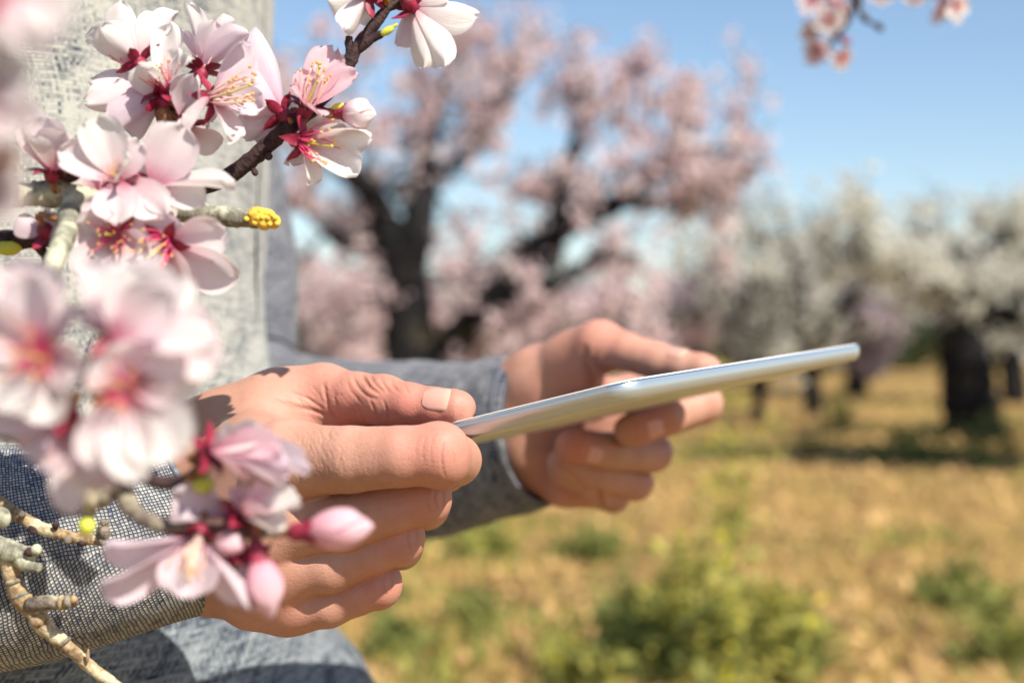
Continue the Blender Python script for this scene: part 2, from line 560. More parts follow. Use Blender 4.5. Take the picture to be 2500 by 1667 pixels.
# ---- the right hand (near the viewer): thumb on top of the tablet, fingers curled beneath it
NEAR = {
    "forearm": [[J(-120, 1330, .60, 34), J(250, 1262, .598, 31), J(440, 1200, .592, 25)],
                [J(300, 1180, .60, 24), J(520, 1092, .592, 15.5), J(640, 1036, .590, 14)],
                [J(300, 1360, .595, 22), J(500, 1390, .588, 14.5)]],
    "palm": [[J(520, 1120, .588, 16.5), J(620, 1110, .566, 15.5), J(712, 1125, .546, 14.6)],
             [J(500, 1210, .585, 16.5), J(645, 1275, .552, 13.6)],
             [J(500, 1300, .585, 16), J(650, 1385, .556, 12.6)],
             [J(520, 1390, .588, 15), J(620, 1452, .570, 12.4), J(702, 1474, .566, 11.4)],
             [J(560, 1250, .60, 22), J(720, 1260, .59, 17)],
             [J(560, 1050, .597, 15), J(690, 990, .598, 13.0), J(788, 961, .597, 10.6)],
             [J(610, 1080, .605, 17), J(770, 1050, .603, 13), J(880, 1050, .600, 10)]],
    "thumb": [[J(690, 990, .598, 12.4), J(788, 959, .596, 10.2), J(870, 970, .585, 10.2), J(938, 976, .577, 10.0), J(1000, 986, .570, 8.4),
               J(1060, 993, .567, 7.5), J(1112, 995, .565, 7.0), J(1124, 995, .565, 6.2)]],
    "index": [[J(712, 1125, .546, 14.2), J(860, 1121, .533, 12.4), J(980, 1114, .526, 11.3), J(1066, 1109, .525, 11.5)],
              [J(1066, 1109, .525, 11.4), J(1112, 1123, .556, 9.9), J(1086, 1146, .578, 8.9), J(1046, 1146, .592, 7.6)]],
    "middle": [[J(645, 1290, 0.552, 13.2), J(840, 1270, 0.547, 11.9), J(950, 1238, 0.547, 10.9), J(1030, 1213, 0.548, 10.8)],
               [J(1030, 1213, 0.548, 10.7), J(1040, 1236, 0.582, 9.4), J(980, 1228, 0.602, 8.2)]],
    "ring": [[J(650, 1392, 0.558, 12.5), J(800, 1376, 0.555, 11.6), J(900, 1340, 0.555, 10.5), J(970, 1312, 0.555, 10.3)],
             [J(970, 1312, 0.555, 10.2), J(978, 1335, 0.59, 9), J(910, 1322, 0.606, 8)]],
    "pinky": [[J(702, 1474, 0.568, 11.6), J(800, 1468, 0.564, 10.3), J(870, 1442, 0.563, 9.4), J(920, 1424, 0.563, 9.2)],
              [J(920, 1424, 0.563, 9.0), J(922, 1440, 0.594, 8), J(862, 1424, 0.608, 7)]],
}
NEAR["bone"] = [[J(1083, 1091, .525, 8.0), J(1085, 1133, .527, 8.3)], [J(1040, 1202, 0.548, 7.9), J(1043, 1225, 0.550, 7.9)], [J(976, 1304, 0.555, 7.5), J(979, 1322, 0.557, 7.5)],
                [J(926, 1414, 0.563, 6.8), J(928, 1434, 0.564, 6.8)], [J(690, 1090, .545, 9), J(676, 1140, .545, 9)], [J(640, 1280, .545, 8), J(632, 1310, .546, 8)]]
# ---- the left hand (far side): palm towards the viewer, fingers folded back under the tablet
FAR = {
    "forearm": [[J(1000, 1085, .93, 30), J(1180, 1060, .885, 29), J(1270, 1045, .868, 26)]],
    "palm": [[J(1262, 960, .858, 22), J(1310, 925, .848, 18), J(1400, 880, .83, 15.5), J(1464, 846, .813, 13.0)],
             [J(1270, 1030, .865, 25), J(1400, 1010, .862, 20)],
             [J(1290, 1110, .866, 21), J(1390, 1165, .858, 17), J(1440, 1185, .857, 12.5)],
             [J(1330, 960, .85, 20), J(1430, 950, .845, 14)],
             [J(1380, 1020, .866, 18), J(1560, 960, .868, 13)],
             [J(1380, 1050, .868, 18), J(1545, 1040, .874, 13)],
             [J(1380, 1090, .868, 17), J(1510, 1110, .872, 12)]],
    "thumb": [[J(1400, 880, .83, 14), J(1464, 846, .812, 13.1), J(1530, 858, .800, 10.8), J(1606, 882, .790, 10.4), J(1660, 893, .783, 9.2), J(1712, 899, .778, 8.3), J(1728, 901, .777, 7.6)]],
    "index": [[J(1560, 960, .868, 13), J(1660, 968, .848, 12.4), J(1714, 984, .820, 11.8)],
              [J(1714, 985, .820, 11.7), J(1636, 1014, .807, 10.9), J(1556, 1044, .803, 10.0), J(1538, 1050, .803, 9.3)]],
    "middle": [[J(1545, 1040, .874, 13), J(1598, 1102, .85, 11.2)],
               [J(1596, 1108, .842, 11.1), J(1490, 1100, .816, 10.6), J(1412, 1088, .808, 9.8), J(1394, 1087, .807, 9.0)]],
    "ring": [[J(1510, 1110, .872, 12), J(1550, 1176, .852, 10.8)],
             [J(1550, 1178, .85, 10.8), J(1450, 1152, .828, 10.2), J(1375, 1128, .818, 9.2)]],
    "pinky": [[J(1440, 1180, .865, 11.5), J(1500, 1212, .852, 9.2)],
              [J(1496, 1212, .852, 9.2), J(1425, 1172, .832, 8.4), J(1370, 1150, .826, 7.4)]],
}

def hand_sdf(H, kp=.016, kf=.0065, gap=.0006):
    def f(X):
        palm = None
        for ch in H["palm"] + H["forearm"]:
            e = chain_d(X, ch, .006)
            palm = e if palm is None else smin(palm, e, kp)
        out = palm
        for nm in ("index", "middle", "ring", "pinky"):
            fd = smin(chain_d(X, H[nm][0], .0016), chain_d(X, H[nm][1], .0016), .0022)
            fd = smin(fd, palm, kf)
            out = smin(out, fd, gap)
        for ch in H.get("bone", []):
            out = smin(out, chain_d(X, ch, .002), .004)
        th = smin(chain_d(X, H["thumb"][0], .0022), palm, .010)
        return smin(out, th, gap)
    return f

def bounds(H, pad=.004):
    pts = [(p, r) for g in H.values() for c in g for p, r in c]
    lo = np.min([p - r for p, r in pts], axis=0) - pad
    hi = np.max([p + r for p, r in pts], axis=0) + pad
    return lo, hi

def crease(V, N, lines, disp, att):
    """pull the surface in along traced skin folds: (points in the picture, width px, depth mm, colour)"""
    q = proj(V)
    toward = -(N * (V - np.array([0, 0, CAMH])) / np.linalg.norm(V - np.array([0, 0, CAMH]), axis=1)[:, None]).sum(1)
    face = np.clip(toward * 3, 0, 1)
    for pts, w, dep, cl in lines:
        pl = np.asarray(spline(pts, max(8, 5 * len(pts))))
        box = (q[:, 0] > pl[:, 0].min() - 3 * w) & (q[:, 0] < pl[:, 0].max() + 3 * w) & (q[:, 1] > pl[:, 1].min() - 3 * w) & (q[:, 1] < pl[:, 1].max() + 3 * w) & (face > 0)
        ii = np.nonzero(box)[0]
        if not len(ii): continue
        qq = q[ii]
        best = np.full(len(ii), 1e9); tt = np.zeros(len(ii))
        for k in range(len(pl) - 1):
            ab = pl[k + 1] - pl[k]
            t = np.clip(((qq - pl[k]) @ ab) / (ab @ ab + 1e-9), 0, 1)
            d = np.linalg.norm(qq - pl[k] - t[:, None] * ab, axis=1)
            m = d < best
            best[m] = d[m]; tt[m] = (k + t[m]) / (len(pl) - 1)
        fade = np.clip(np.minimum(tt, 1 - tt) * 5, 0, 1) ** .6
        g = np.exp(-(best / w) ** 2) * fade * face[ii]
        rim = np.exp(-((best - 1.9 * w) / (.9 * w)) ** 2) * fade * face[ii]
        disp[ii] -= (g - .28 * rim) * dep * .92 / 1000
        att[ii] = np.maximum(att[ii], g * cl)

def flush_at(V, spots):
    a = np.zeros(len(V))
    for p, r, s in spots:
        a = np.maximum(a, s * np.exp(-(np.linalg.norm(V - np.array(p), axis=1) / r) ** 2))
    return a

t0 = time.time()
lo, hi = bounds(NEAR); lo[0] = max(lo[0], -.20)
V1, F1, N1 = iso_mesh(hand_sdf(NEAR), lo, hi, .00062)
disp = np.zeros(len(V1)); cre = np.zeros(len(V1))
q1 = proj(V1)
LN = []
# thumb knuckle folds
for pts, w, dep, c in [
    ([(884, 912), (892, 930), (905, 946), (930, 962)], 4.5, .55, .6), ([(905, 916), (916, 938), (940, 958)], 4, .45, .5),
    ([(928, 917), (938, 940), (952, 958)], 3.6, .38, .4), ([(955, 920), (960, 942), (975, 958)], 3.4, .32, .35),
    ([(862, 914), (872, 940), (896, 965), (925, 975)], 3.8, .4, .45), ([(985, 925), (990, 945), (998, 960)], 3, .22, .2),
    ([(845, 925), (858, 955), (885, 985)], 3.4, .28, .3), ([(900, 968), (915, 1000), (925, 1025)], 3.2, .28, .3),
    ([(935, 975), (945, 1000), (950, 1024)], 3, .25, .25), ([(870, 985), (885, 1010), (892, 1030)], 3, .22, .25),
    # folds at the root of the thumb
    ([(672, 968), (720, 990), (770, 1003), (812, 1016)], 5, .55, .5), ([(790, 930), (796, 965), (806, 1000), (826, 1024)], 4.5, .5, .5),
    ([(740, 960), (770, 985), (800, 1002)], 3.6, .3, .3), ([(706, 955), (735, 965), (775, 985)], 3.2, .26, .25),
    ([(815, 955), (822, 985), (838, 1015)], 3.2, .25, .25), ([(760, 940), (778, 962), (795, 990)], 3, .22, .2),
    # index finger, end joint
    ([(1084, 1078), (1079, 1110), (1081, 1140), (1088, 1166)], 3.2, .26, .6), ([(1060, 1056), (1053, 1085), (1052, 1115), (1058, 1150)], 2.8, .15, .25),
    ([(1106, 1098), (1110, 1115), (1108, 1134)], 2.4, .12, .35), ([(1040, 1062), (1032, 1095), (1034, 1135)], 3, .18, .15),
    ([(1020, 1060), (1014, 1090), (1018, 1125)], 3, .13, .1),
    # folds over the other end joints
    ([(1066, 1188), (1062, 1215), (1070, 1245)], 3.2, .3, .5), ([(1082, 1192), (1084, 1215), (1082, 1240)], 3, .26, .55),
    ([(1048, 1192), (1044, 1222), (1052, 1252)], 2.8, .2, .25), ([(1000, 1290), (996, 1318), (1004, 1345)], 3, .25, .4), ([(1018, 1288), (1018, 1315), (1014, 1335)], 2.8, .2, .3),
    ([(938, 1400), (936, 1425), (944, 1455)], 3, .25, .35), ([(956, 1404), (958, 1428), (954, 1448)], 2.8, .2, .3),
]:
    LN.append((pts, w, dep, c))
# the net of fine skin lines over the knuckles and the back of the hand
lr = random.Random(11)
for _ in range(110):
    x = lr.uniform(690, 840); y = lr.uniform(1050, 1200)
    a = lr.choice((1, -1)) * lr.uniform(.9, 1.45) + math.pi / 2 * 0
    L = lr.uniform(26, 62); bend = lr.uniform(-6, 6)
    c_, s_ = math.cos(a), math.sin(a)
    LN.append(([(x - c_ * L / 2, y - s_ * L / 2), (x + bend, y), (x + c_ * L / 2, y + s_ * L / 2)], lr.uniform(2.0, 2.8), lr.uniform(.05, .12), .10))
for _ in range(80):
    x = lr.uniform(820, 1060); y = lr.uniform(1050, 1180)
    a = lr.uniform(-.5, .9) if lr.random() < .5 else lr.uniform(1.1, 1.9)
    L = lr.uniform(18, 44)
    c_, s_ = math.cos(a), math.sin(a)
    LN.append(([(x - c_ * L / 2, y - s_ * L / 2), (x + lr.uniform(-3, 3), y + lr.uniform(-3, 3)), (x + c_ * L / 2, y + s_ * L / 2)], lr.uniform(1.9, 2.5), lr.uniform(.03, .08), .07))
for _ in range(90):
    x = lr.uniform(640, 960); t_ = lr.random(); y = 1240 + t_ * 250 - (x - 700) * .28
    a = lr.uniform(-.7, .1) if lr.random() < .4 else lr.uniform(1.0, 1.9)
    L = lr.uniform(16, 40)
    c_, s_ = math.cos(a), math.sin(a)
    LN.append(([(x - c_ * L / 2, y - s_ * L / 2), (x + lr.uniform(-3, 3), y), (x + c_ * L / 2, y + s_ * L / 2)], lr.uniform(1.9, 2.5), lr.uniform(.03, .08), .07))
for _ in range(60):
    x = lr.uniform(700, 900); y = lr.uniform(915, 1020)
    a = lr.uniform(.2, 1.4); L = lr.uniform(14, 36)
    c_, s_ = math.cos(a), math.sin(a)
    LN.append(([(x - c_ * L / 2, y - s_ * L / 2), (x + lr.uniform(-2, 2), y), (x + c_ * L / 2, y + s_ * L / 2)], lr.uniform(1.8, 2.6), lr.uniform(.05, .12), .14))
crease(V1, N1, LN, disp, cre)
# soft unevenness of flesh, tendons and bone
bump_n = np.array([mnoise.noise(Vector(v) * 70.0) for v in V1[::1]]) if len(V1) < 400000 else np.zeros(len(V1))
disp += bump_n * .00035
V1 = V1 + N1 * disp[:, None]
fl1 = flush_at(V1, [(P(1066, 1100, .52), .020, .55), (P(1020, 985, .565), .020, .9), (P(880, 1010, .58), .022, .75), (P(930, 1000, .577), .018, .8), (P(1030, 1215, .54), .016, .55), (P(970, 1312, .548), .015, .5),
                    (P(920, 1424, .555), .015, .6), (P(800, 985, .585), .022, .45), (P(690, 1480, .556), .018, .35), (P(1125, 1120, .56), .014, .4)])
wrist_shade1 = np.clip((640 - q1[:, 0]) / 160, 0, 1) * np.clip((1120 - q1[:, 1]) / 160 + .35, 0, 1)  # mask of the painted shadow on the upper wrist

lo, hi = bounds(FAR); lo[0] = max(lo[0], -.03)
V2, F2, N2 = iso_mesh(hand_sdf(FAR, .014, .0065, .0009), lo, hi, .0011)
disp = np.zeros(len(V2)); cre2 = np.zeros(len(V2))
crease(V2, N2, [([(1425, 838), (1432, 880), (1440, 930), (1425, 985)], 9, 1.1, .5), ([(1440, 870), (1470, 895), (1500, 905)], 6, .7, .5), ([(1452, 850), (1458, 885), (1480, 915)], 5, .5, .4),
                ([(1340, 1000), (1390, 990), (1440, 960)], 6, .5, .35), ([(1460, 1190), (1468, 1215), (1472, 1245)], 6, 1.2, .8),
                ([(1340, 1120), (1390, 1150), (1430, 1190)], 6, .6, .4)], disp, cre2)
V2 = V2 + N2 * disp[:, None]
fl2 = flush_at(V2, [(P(1590, 1033, .79), .016, .9), (P(1405, 1086, .80), .016, .95), (P(1470, 900, .81), .03, .7), (P(1716, 975, .83), .016, .5), (P(1600, 1105, .845), .014, .6), (P(1553, 1175, .85), .014, .6),
                    (P(1390, 1180, .845), .03, .5), (P(1350, 980, .84), .03, .35), (P(1440, 790, .81), .02, .35)])

# ---- the rest of the body, mostly under the clothes or outside the picture
def body_sdf(X):
    d = None
    def add(a, b, ra, rb, k=.05):
        nonlocal d
        e = cone_d(X, a, b, ra, rb)
        d = e if d is None else smin(d, e, k)
    cx, cy = -.285, .86
    add((cx, cy - .07, 1.33), (cx, cy + .07, 1.33), .10, .10)
    add((cx, cy - .06, 1.05), (cx, cy + .06, 1.05), .085, .085)
    add((cx, cy - .06, .90), (cx, cy + .06, .90), .09, .09)
    add((cx, cy, .90), (cx, cy, 1.36), .10, .10)
    add((cx, cy - .19, 1.40), (cx, cy + .19, 1.40), .05, .05)
    add((cx, cy, 1.40), (cx + .01, cy, 1.52), .06, .055, .03)
    hc = np.array((cx + .02, cy, 1.64))
    add(hc + (-.015, 0, .02), hc + (.02, 0, .025), .088, .08, .03)
    add(hc + (.03, 0, -.05), hc + (.06, 0, -.085), .055, .032, .04)
    add(hc + (.098, 0, .0), hc + (.118, 0, -.032), .008, .013, .012)
    add(hc + (.095, -.02, -.065), hc + (.095, .02, -.065), .008, .008, .008)
    for s in (-1, 1):
        add(hc + (-.005, s * .083, .01), hc + (.0, s * .088, -.03), .012, .009, .006)
        add((cx, cy + s * .19, 1.40), NE[s][0], .044, .030, .02)
        add(NE[s][0], NE[s][1], .030, .024, .01)
        add((cx, cy + s * .09, .88), (cx + .02, cy + s * .10, .48), .085, .052, .03)
        add((cx + .02, cy + s * .10, .48), (cx - .01, cy + s * .10, .08), .05, .034, .02)
        add((cx - .01, cy + s * .10, .06), (cx + .14, cy + s * .11, .035), .03, .022, .02)
    return d
NE = {-1: (np.array((-.37, .585, .955)), np.array(P(-60, 1330, .598))), 1: (np.array((-.222, 1.062, 1.005)), np.array(P(1020, 1085, .925)))}
V3, F3, N3 = iso_mesh(body_sdf, (-.50, .50, .0), (.06, 1.22, 1.80), .009)
o1, o2 = len(V1), len(V1) + len(V2)
bodyV = np.concatenate([V1, V2, V3]); bodyF = np.concatenate([F1, F2 + o1, F3 + o2])
z3 = np.zeros(len(V3))
print("body", len(bodyV), round(time.time() - t0, 1), "s")

person = tag(empty("person", (-.28, .86, 0)), "person in a grey woven jacket holding a tablet in both hands at the left", "person")
body = link("body", mesh_np("body", bodyV, bodyF, [M_SKIN], True, None,
            {"flush": np.concatenate([fl1, fl2, z3]), "crease": np.concatenate([cre, cre2, z3]), "tan": np.concatenate([wrist_shade1, np.zeros(len(V2)), z3])}), person)

def nail(center, along, normal, L, W, R, parent, label=None, name="fingernail", mat=None):
    """a curved plate lying on a finger tip"""
    a = Vector(along).normalized(); n = Vector(normal); n = (n - a * n.dot(a)).normalized(); b = n.cross(a)
    nu, nv = 15, 13
    V, U = [], []
    for top in (1, 0):
        for i in range(nu):
            u = i / (nu - 1) * 2 - 1
            for j in range(nv):
                v = j / (nv - 1) * 2 - 1
                k = (1 - abs(u) ** 5 * .16) if u > 0 else math.sqrt(max(0, 1 - abs(u) ** 3.2 * .75))
                ang = v * k * W / 2 / R
                x = u * L / 2 + (-.09 * L * v * v if u > .5 else 0) * (u - .5) * 2
                y = math.sin(ang) * R; z = (math.cos(ang) - 1) * R - .07 * L * u * u * .4 - .0004 * max(0, -u) ** 4 - (0 if top else .0007)
                V.append(Vector(center) + a * x + b * y + n * z); U.append((u * .5 + .5, v * .5 + .5))
    F = []
    N_ = nu * nv
    for i in range(nu - 1):
        for j in range(nv - 1):
            q = [i * nv + j, (i + 1) * nv + j, (i + 1) * nv + j + 1, i * nv + j + 1]
            F.append(q); F.append([N_ + k for k in q[::-1]])
    rim = [i * nv for i in range(nu)] + [(nu - 1) * nv + j for j in range(1, nv)] + [i * nv + nv - 1 for i in range(nu - 2, -1, -1)] + [j for j in range(nv - 2, 0, -1)]
    for k in range(len(rim)):
        p_, q_ = rim[k], rim[(k + 1) % len(rim)]
        F.append([q_, p_, N_ + p_, N_ + q_])
    o = link(name, mesh_np(name, np.array([tuple(v) for v in V]), F, [mat or M_NAIL], True, U), parent)
    if label: o["label"] = label
    return o

SDF = {id(NEAR): hand_sdf(NEAR), id(FAR): hand_sdf(FAR, .014, .0065, .0009)}
def surf(H, finger, seg, t, normal):
    """a point on a finger's skin and the finger's direction there"""
    (a, ra), (b, rb) = H[finger][seg[0]][seg[1]], H[finger][seg[0]][seg[1] + 1]
    ax = Vector(b - a).normalized(); n = Vector(normal); n = (n - ax * n.dot(ax)).normalized()
    o = np.array(a + (b - a) * t)
    ts = np.linspace(.002, .02, 200)
    d = SDF[id(H)](o + ts[:, None] * np.array(n))
    k = int(np.argmax(d > 0)) if (d > 0).any() else 100
    return Vector(o + ts[k] * np.array(n)), ax, n
M_NAIL_PALE = M_NAIL.copy(); M_NAIL_PALE.name = "fingernail_pale"
for e_ in [n_ for n_ in M_NAIL_PALE.node_tree.nodes if n_.type == 'VALTORGB'][0].color_ramp.elements:
    e_.color = (.60, .31, .30, 1)
c, ax, n = surf(NEAR, "thumb", (0, 5), .30, D(0.0, .58, .82))
nail(c + n * .0004, ax - n * .06, n, .0118, .0118, .0078, body, "large thumbnail with a pale free edge")
c, ax, n = surf(FAR, "index", (1, 1), .72, D(-.1, -.35, .93))
nail(c + n * .0004, ax - n * .12, n, .0120, .0112, .0094, body, None, "fingernail", M_NAIL_PALE)
c, ax, n = surf(FAR, "middle", (1, 1), .75, D(-.1, -.30, .95))
nail(c + n * .0004, ax - n * .12, n, .0120, .0108, .0092, body, None, "fingernail", M_NAIL_PALE)
c, ax, n = surf(FAR, "thumb", (0, 3), .85, D(0.1, .85, .5))
nail(c + n * .0004, ax, n, .0125, .0125, .0090, body)

# ------------------------------------------------------------------ the tablet
TC = np.array(P(1536, 929, .515))
eB = np.array(P(2110, 838, .728)) - TC; eB /= np.linalg.norm(eB)
aT = np.array(P(1100, 1038, .575)) - TC
eA = aT - eB * (aT @ eB); eA /= np.linalg.norm(eA)
eN = np.cross(eA, eB)
if eN[2] < 0: eN = -eN
LB, LA, RC, TH = .254, .170, .0105, .0074
def rounded_outline(inset, n=9):
    out = []
    r = max(RC - inset, .001)
    for cx_, cy_, a0 in ((LA - RC, LB - RC, 0), (RC, LB - RC, 90), (RC, RC, 180), (LA - RC, RC, 270)):
        for k in range(n):
            a = math.radians(a0 + 90 * k / (n - 1))
            out.append((cx_ + r * math.cos(a), cy_ + r * math.sin(a)))
    return np.array(out)
def tab_pt(o, z):
    return TC + o[:, :1] * eA + o[:, 1:] * eB + z * eN
def rings_mesh(name, rings, mat, cap_first=True, cap_last=True, bands=None, mats=None):
    V = np.concatenate([tab_pt(rounded_outline(i), z) for i, z in rings])
    m = len(V) // len(rings)
    F, MI = [], []
    for k in range(len(rings) - 1):
        for j in range(m):
            F.append([k * m + j, k * m + (j + 1) % m, (k + 1) * m + (j + 1) % m, (k + 1) * m + j]); MI.append(bands[k] if bands else 0)
    if cap_first: F.append(list(range(m))[::-1]); MI.append(0)
    if cap_last: F.append([(len(rings) - 1) * m + j for j in range(m)]); MI.append(0)
    return mesh_np(name, V, F, mats or [mat], True, None, None, MI)
tablet = tag(empty("tablet", tuple(TC + eA * LA / 2 + eB * LB / 2)), "thin silver tablet with rounded corners gripped by both hands, seen from its edge", "tablet")
prof = [(.0005, 0.0), (.0, -.0005)] + [(.0046 * (1 - math.cos(t)), -.0022 - (TH - .0022) * math.sin(t)) for t in np.linspace(0, math.pi / 2, 12)]
bands = [1] + [0] * 20
link("shell", rings_mesh("shell", prof, M_SILVER, True, True, bands, [M_SILVER, M_CHAMFER]), tablet)
link("glass_front", rings_mesh("glass_front", [(.0012, .0001), (.0010, .0005), (.0014, .0007)], M_BEZEL), tablet)
link("screen", rings_mesh("screen", [(.0085, .00075), (.0085, .00095)], M_SCREEN), tablet)
def tab_disc(name, u, v, z0, z1, r, mat):
    a = np.linspace(0, 2 * np.pi, 20, endpoint=False)
    o = np.stack([u + r * np.cos(a), v + r * np.sin(a)], 1)
    V = np.concatenate([tab_pt(o, z0), tab_pt(o, z1)])
    F = [[j, (j + 1) % 20, 20 + (j + 1) % 20, 20 + j] for j in range(20)] + [list(range(20))[::-1], list(range(20, 40))]
    return link(name, mesh_np(name, V, F, [mat], False), tablet)
tab_disc("camera_lens", LA - .014, LB - .014, -TH - .0006, -TH + .0004, .0036, M_SCREEN)

if DEBUG:
    for hn, H in (("near", NEAR), ("far", FAR)):
        for fn in ("thumb", "index", "middle", "ring", "pinky"):
            for ch in H[fn]:
                for p_, r_ in ch:
                    q_ = np.array(p_) - TC
                    print(hn, fn, "u %.3f v %.3f n %.4f r %.4f" % (q_ @ eA, q_ @ eB, q_ @ eN, r_))
# ------------------------------------------------------------------ clothes
def loft(name, rings, mats, uvscale=1.0, displace=None, closed_ends=False):
    """rings: list of (center, axis_x, axis_y, rx, ry); returns mesh with UV in metres"""
    n, m = len(rings), 96
    V, U = [], []
    s = 0; prev = None
    for i, (c, ax_, ay_, rx, ry) in enumerate(rings):
        c = np.array(c); ax_ = np.array(ax_); ay_ = np.array(ay_)
        if prev is not None: s += np.linalg.norm(c - prev)
        prev = c
        per = math.pi * (rx + ry)
        for j in range(m + 1):
            a = 2 * math.pi * j / m
            k = 1.0 + (displace(i / (n - 1), a) if displace else 0)
            V.append(c + ax_ * math.cos(a) * rx * k + ay_ * math.sin(a) * ry * k); U.append((a / (2 * math.pi) * per, s))
    F = []
    w = m + 1
    for i in range(n - 1):
        for j in range(m):
            F.append([i * w + j, i * w + j + 1, (i + 1) * w + j + 1, (i + 1) * w + j])
    return mesh_np(name, np.array(V), F, mats, True, U)

def sleeve_rings(path, n, tilt=0.0, flat=1.0):
    """path rows x,y,z,r"""
    s = spline(path, n)
    R_ = []
    t = np.gradient(s[:, :3], axis=0); t /= np.linalg.norm(t, axis=1)[:, None]
    for i in range(n):
        ti = t[i]
        up = np.array((0, 0, 1.0)); up = up - ti * (up @ ti); up /= np.linalg.norm(up)
        side = np.cross(ti, up)
        k = np.clip((i / (n - 1) - .6) / .4, 0, 1)
        up2 = up - ti * tilt * k
        R_.append((s[i, :3], side, up2, s[i, 3] * flat, s[i, 3]))
    return R_

def prow(px, py, d, r):
    p = P(px, py, d); return (p.x, p.y, p.z, r)

def inner_turn(rings, thick=.0022, depth=6):
    """hem: the cloth turns in and runs back up the inside"""
    out = list(rings)
    for k in range(1, depth):
        c, x, y, rx, ry = rings[max(0, len(rings) - 1 - k)]
        out.append((c, x, y, rx - thick - .0002 * k, ry - thick - .0002 * k))
    return out

def fold_near(t, a):
    x = 1 - t
    f = .022 * math.sin(9 * t + 2.2 * math.sin(a + .6) + 1.0) * (.4 + .6 * math.sin(a * 1.0 - 2.2) ** 2)
    f += .012 * math.sin(23 * t - 3 * math.cos(a)) * math.exp(-((t - .8) / .25) ** 2)
    f += .012 * math.sin(3 * a + 5 * t)
    return f
def fold_far(t, a):
    e = math.exp(-((t - .78) / .15) ** 2)
    f = .026 * math.sin(80 * t + 1.6 * math.sin(2 * a + .5) + 1.0 * math.cos(a) + 2.0 * math.sin(11 * t)) * e * (.25 + .75 * max(0, math.sin(a + .3)))
    f += .020 * math.sin(30 * t + 2.0 * math.sin(a * 1.5)) * math.exp(-((t - .62) / .2) ** 2)
    f += .02 * math.sin(3 * a + 7 * t) + .016 * math.sin(15 * t + 2.4 * math.cos(a + 1))
    return f

jacket_cx, jacket_cy = -.272, .855
def torso_rings():
    R_ = []
    rows = [(.935, .146, .214, .0), (.97, .137, .208, .0), (1.05, .123, .197, .0), (1.15, .121, .197, .0), (1.27, .124, .205, 0),
            (1.36, .125, .205, -.005), (1.42, .10, .17, -.01), (1.47, .068, .09, -.005), (1.50, .066, .072, 0)]
    s = spline(rows, 60)
    for z, rx, ry, dx in s:
        R_.append(((jacket_cx + dx, jacket_cy, z), (1, 0, 0), (0, 1, 0), rx, ry))
    return R_
def torso_fold(t, a):
    z = .70 + t * .8
    f = .010 * math.sin(5 * a + 3 * z * 6) + .014 * math.sin(2.2 * a - 9 * z) + .012 * math.sin(9 * a + 5 * math.sin(7 * z)) * max(0, math.cos(a * .5 - .2)) + .008 * math.sin(26 * z + 5 * a) + .006 * math.sin(38 * z + 3 * math.sin(2 * a))
    low = max(0, 1.0 - t * 3)
    f += low * .022 * math.sin(7 * a + 1.4)
    return f
jacket = link("jacket", loft("jacket", torso_rings(), [M_COAT], 1, torso_fold), person)

near_path = [(-.30, .655, 1.40, .075), (-.355, .60, 1.22, .068), (-.385, .578, 1.06, .062), (-.375, .572, .975, .060), (-.32, .570, .955, .055), prow(-300, 1372, .566, .049), prow(0, 1362, .570, .0452), prow(240, 1318, .577, .0415), prow(400, 1280, .584, .0395), prow(480, 1262, .588, .0386)]
nr = sleeve_rings(near_path, 90, .28, .92)
link("sleeve", loft("sleeve", inner_turn(nr), [M_SLEEVE], 1, fold_near), jacket)
far_path = [(-.29, 1.055, 1.42, .07), (-.250, 1.085, 1.22, .0675), (-.229, 1.085, 1.09, .066), (-.218, 1.065, 1.015, .064), (-.175, 1.03, .985, .060), prow(860, 1085, .965, .058), prow(1040, 1100, .925, .0565), prow(1190, 1072, .890, .0505), prow(1290, 1046, .868, .0475), prow(1312, 1042, .864, .0470)]
fr = sleeve_rings(far_path, 100, -.02, .95)
far_sleeve = link("sleeve", loft("sleeve", inner_turn(fr), [M_FARSL_SHADED], 1, fold_far), jacket)
# rolled cuff hems
def cuff(ring, disp, t, r):
    c, x, y, rx, ry = ring
    c = np.array(c); x = np.array(x); y = np.array(y)
    pts = []
    for j in range(65):
        a = 2 * math.pi * j / 64
        k = 1 + disp(t, a)
        pts.append(c + x * math.cos(a) * (rx * k - .0006) + y * math.sin(a) * (ry * k - .0006))
    mb = MB(); mb.tube(pts, [r] * 65, 8)
    return mb.mesh("cuff", [M_CUFF])
tn = (len(nr) - 1) / (len(nr) + 4); tf = (len(fr) - 1) / (len(fr) + 4)
link("cuff", cuff(nr[-1], fold_near, tn, .0013), jacket)
link("cuff", cuff(fr[-1], fold_far, tf, .0015), jacket)

# trousers, shoes and hair complete the figure; hip cloth stands for the shaded lower coat
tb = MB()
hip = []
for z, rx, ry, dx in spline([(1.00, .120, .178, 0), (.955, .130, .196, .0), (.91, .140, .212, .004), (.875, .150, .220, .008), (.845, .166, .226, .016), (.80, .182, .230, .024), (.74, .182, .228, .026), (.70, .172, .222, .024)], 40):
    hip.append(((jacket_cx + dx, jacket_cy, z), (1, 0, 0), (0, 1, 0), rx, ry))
hm = loft("hip", hip, [M_SHADED_HEM], 1, lambda t, a: .012 * math.sin(4 * a + 6 * t) + .010 * math.sin(13 * t + 2 * math.sin(a * 2)) + .006 * math.sin(30 * t - 3 * math.cos(a)))
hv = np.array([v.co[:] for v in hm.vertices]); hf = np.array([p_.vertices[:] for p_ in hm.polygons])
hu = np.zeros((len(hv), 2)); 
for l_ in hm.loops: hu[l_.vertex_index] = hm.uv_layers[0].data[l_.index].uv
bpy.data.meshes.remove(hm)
tb.add(hv, hf, hu)
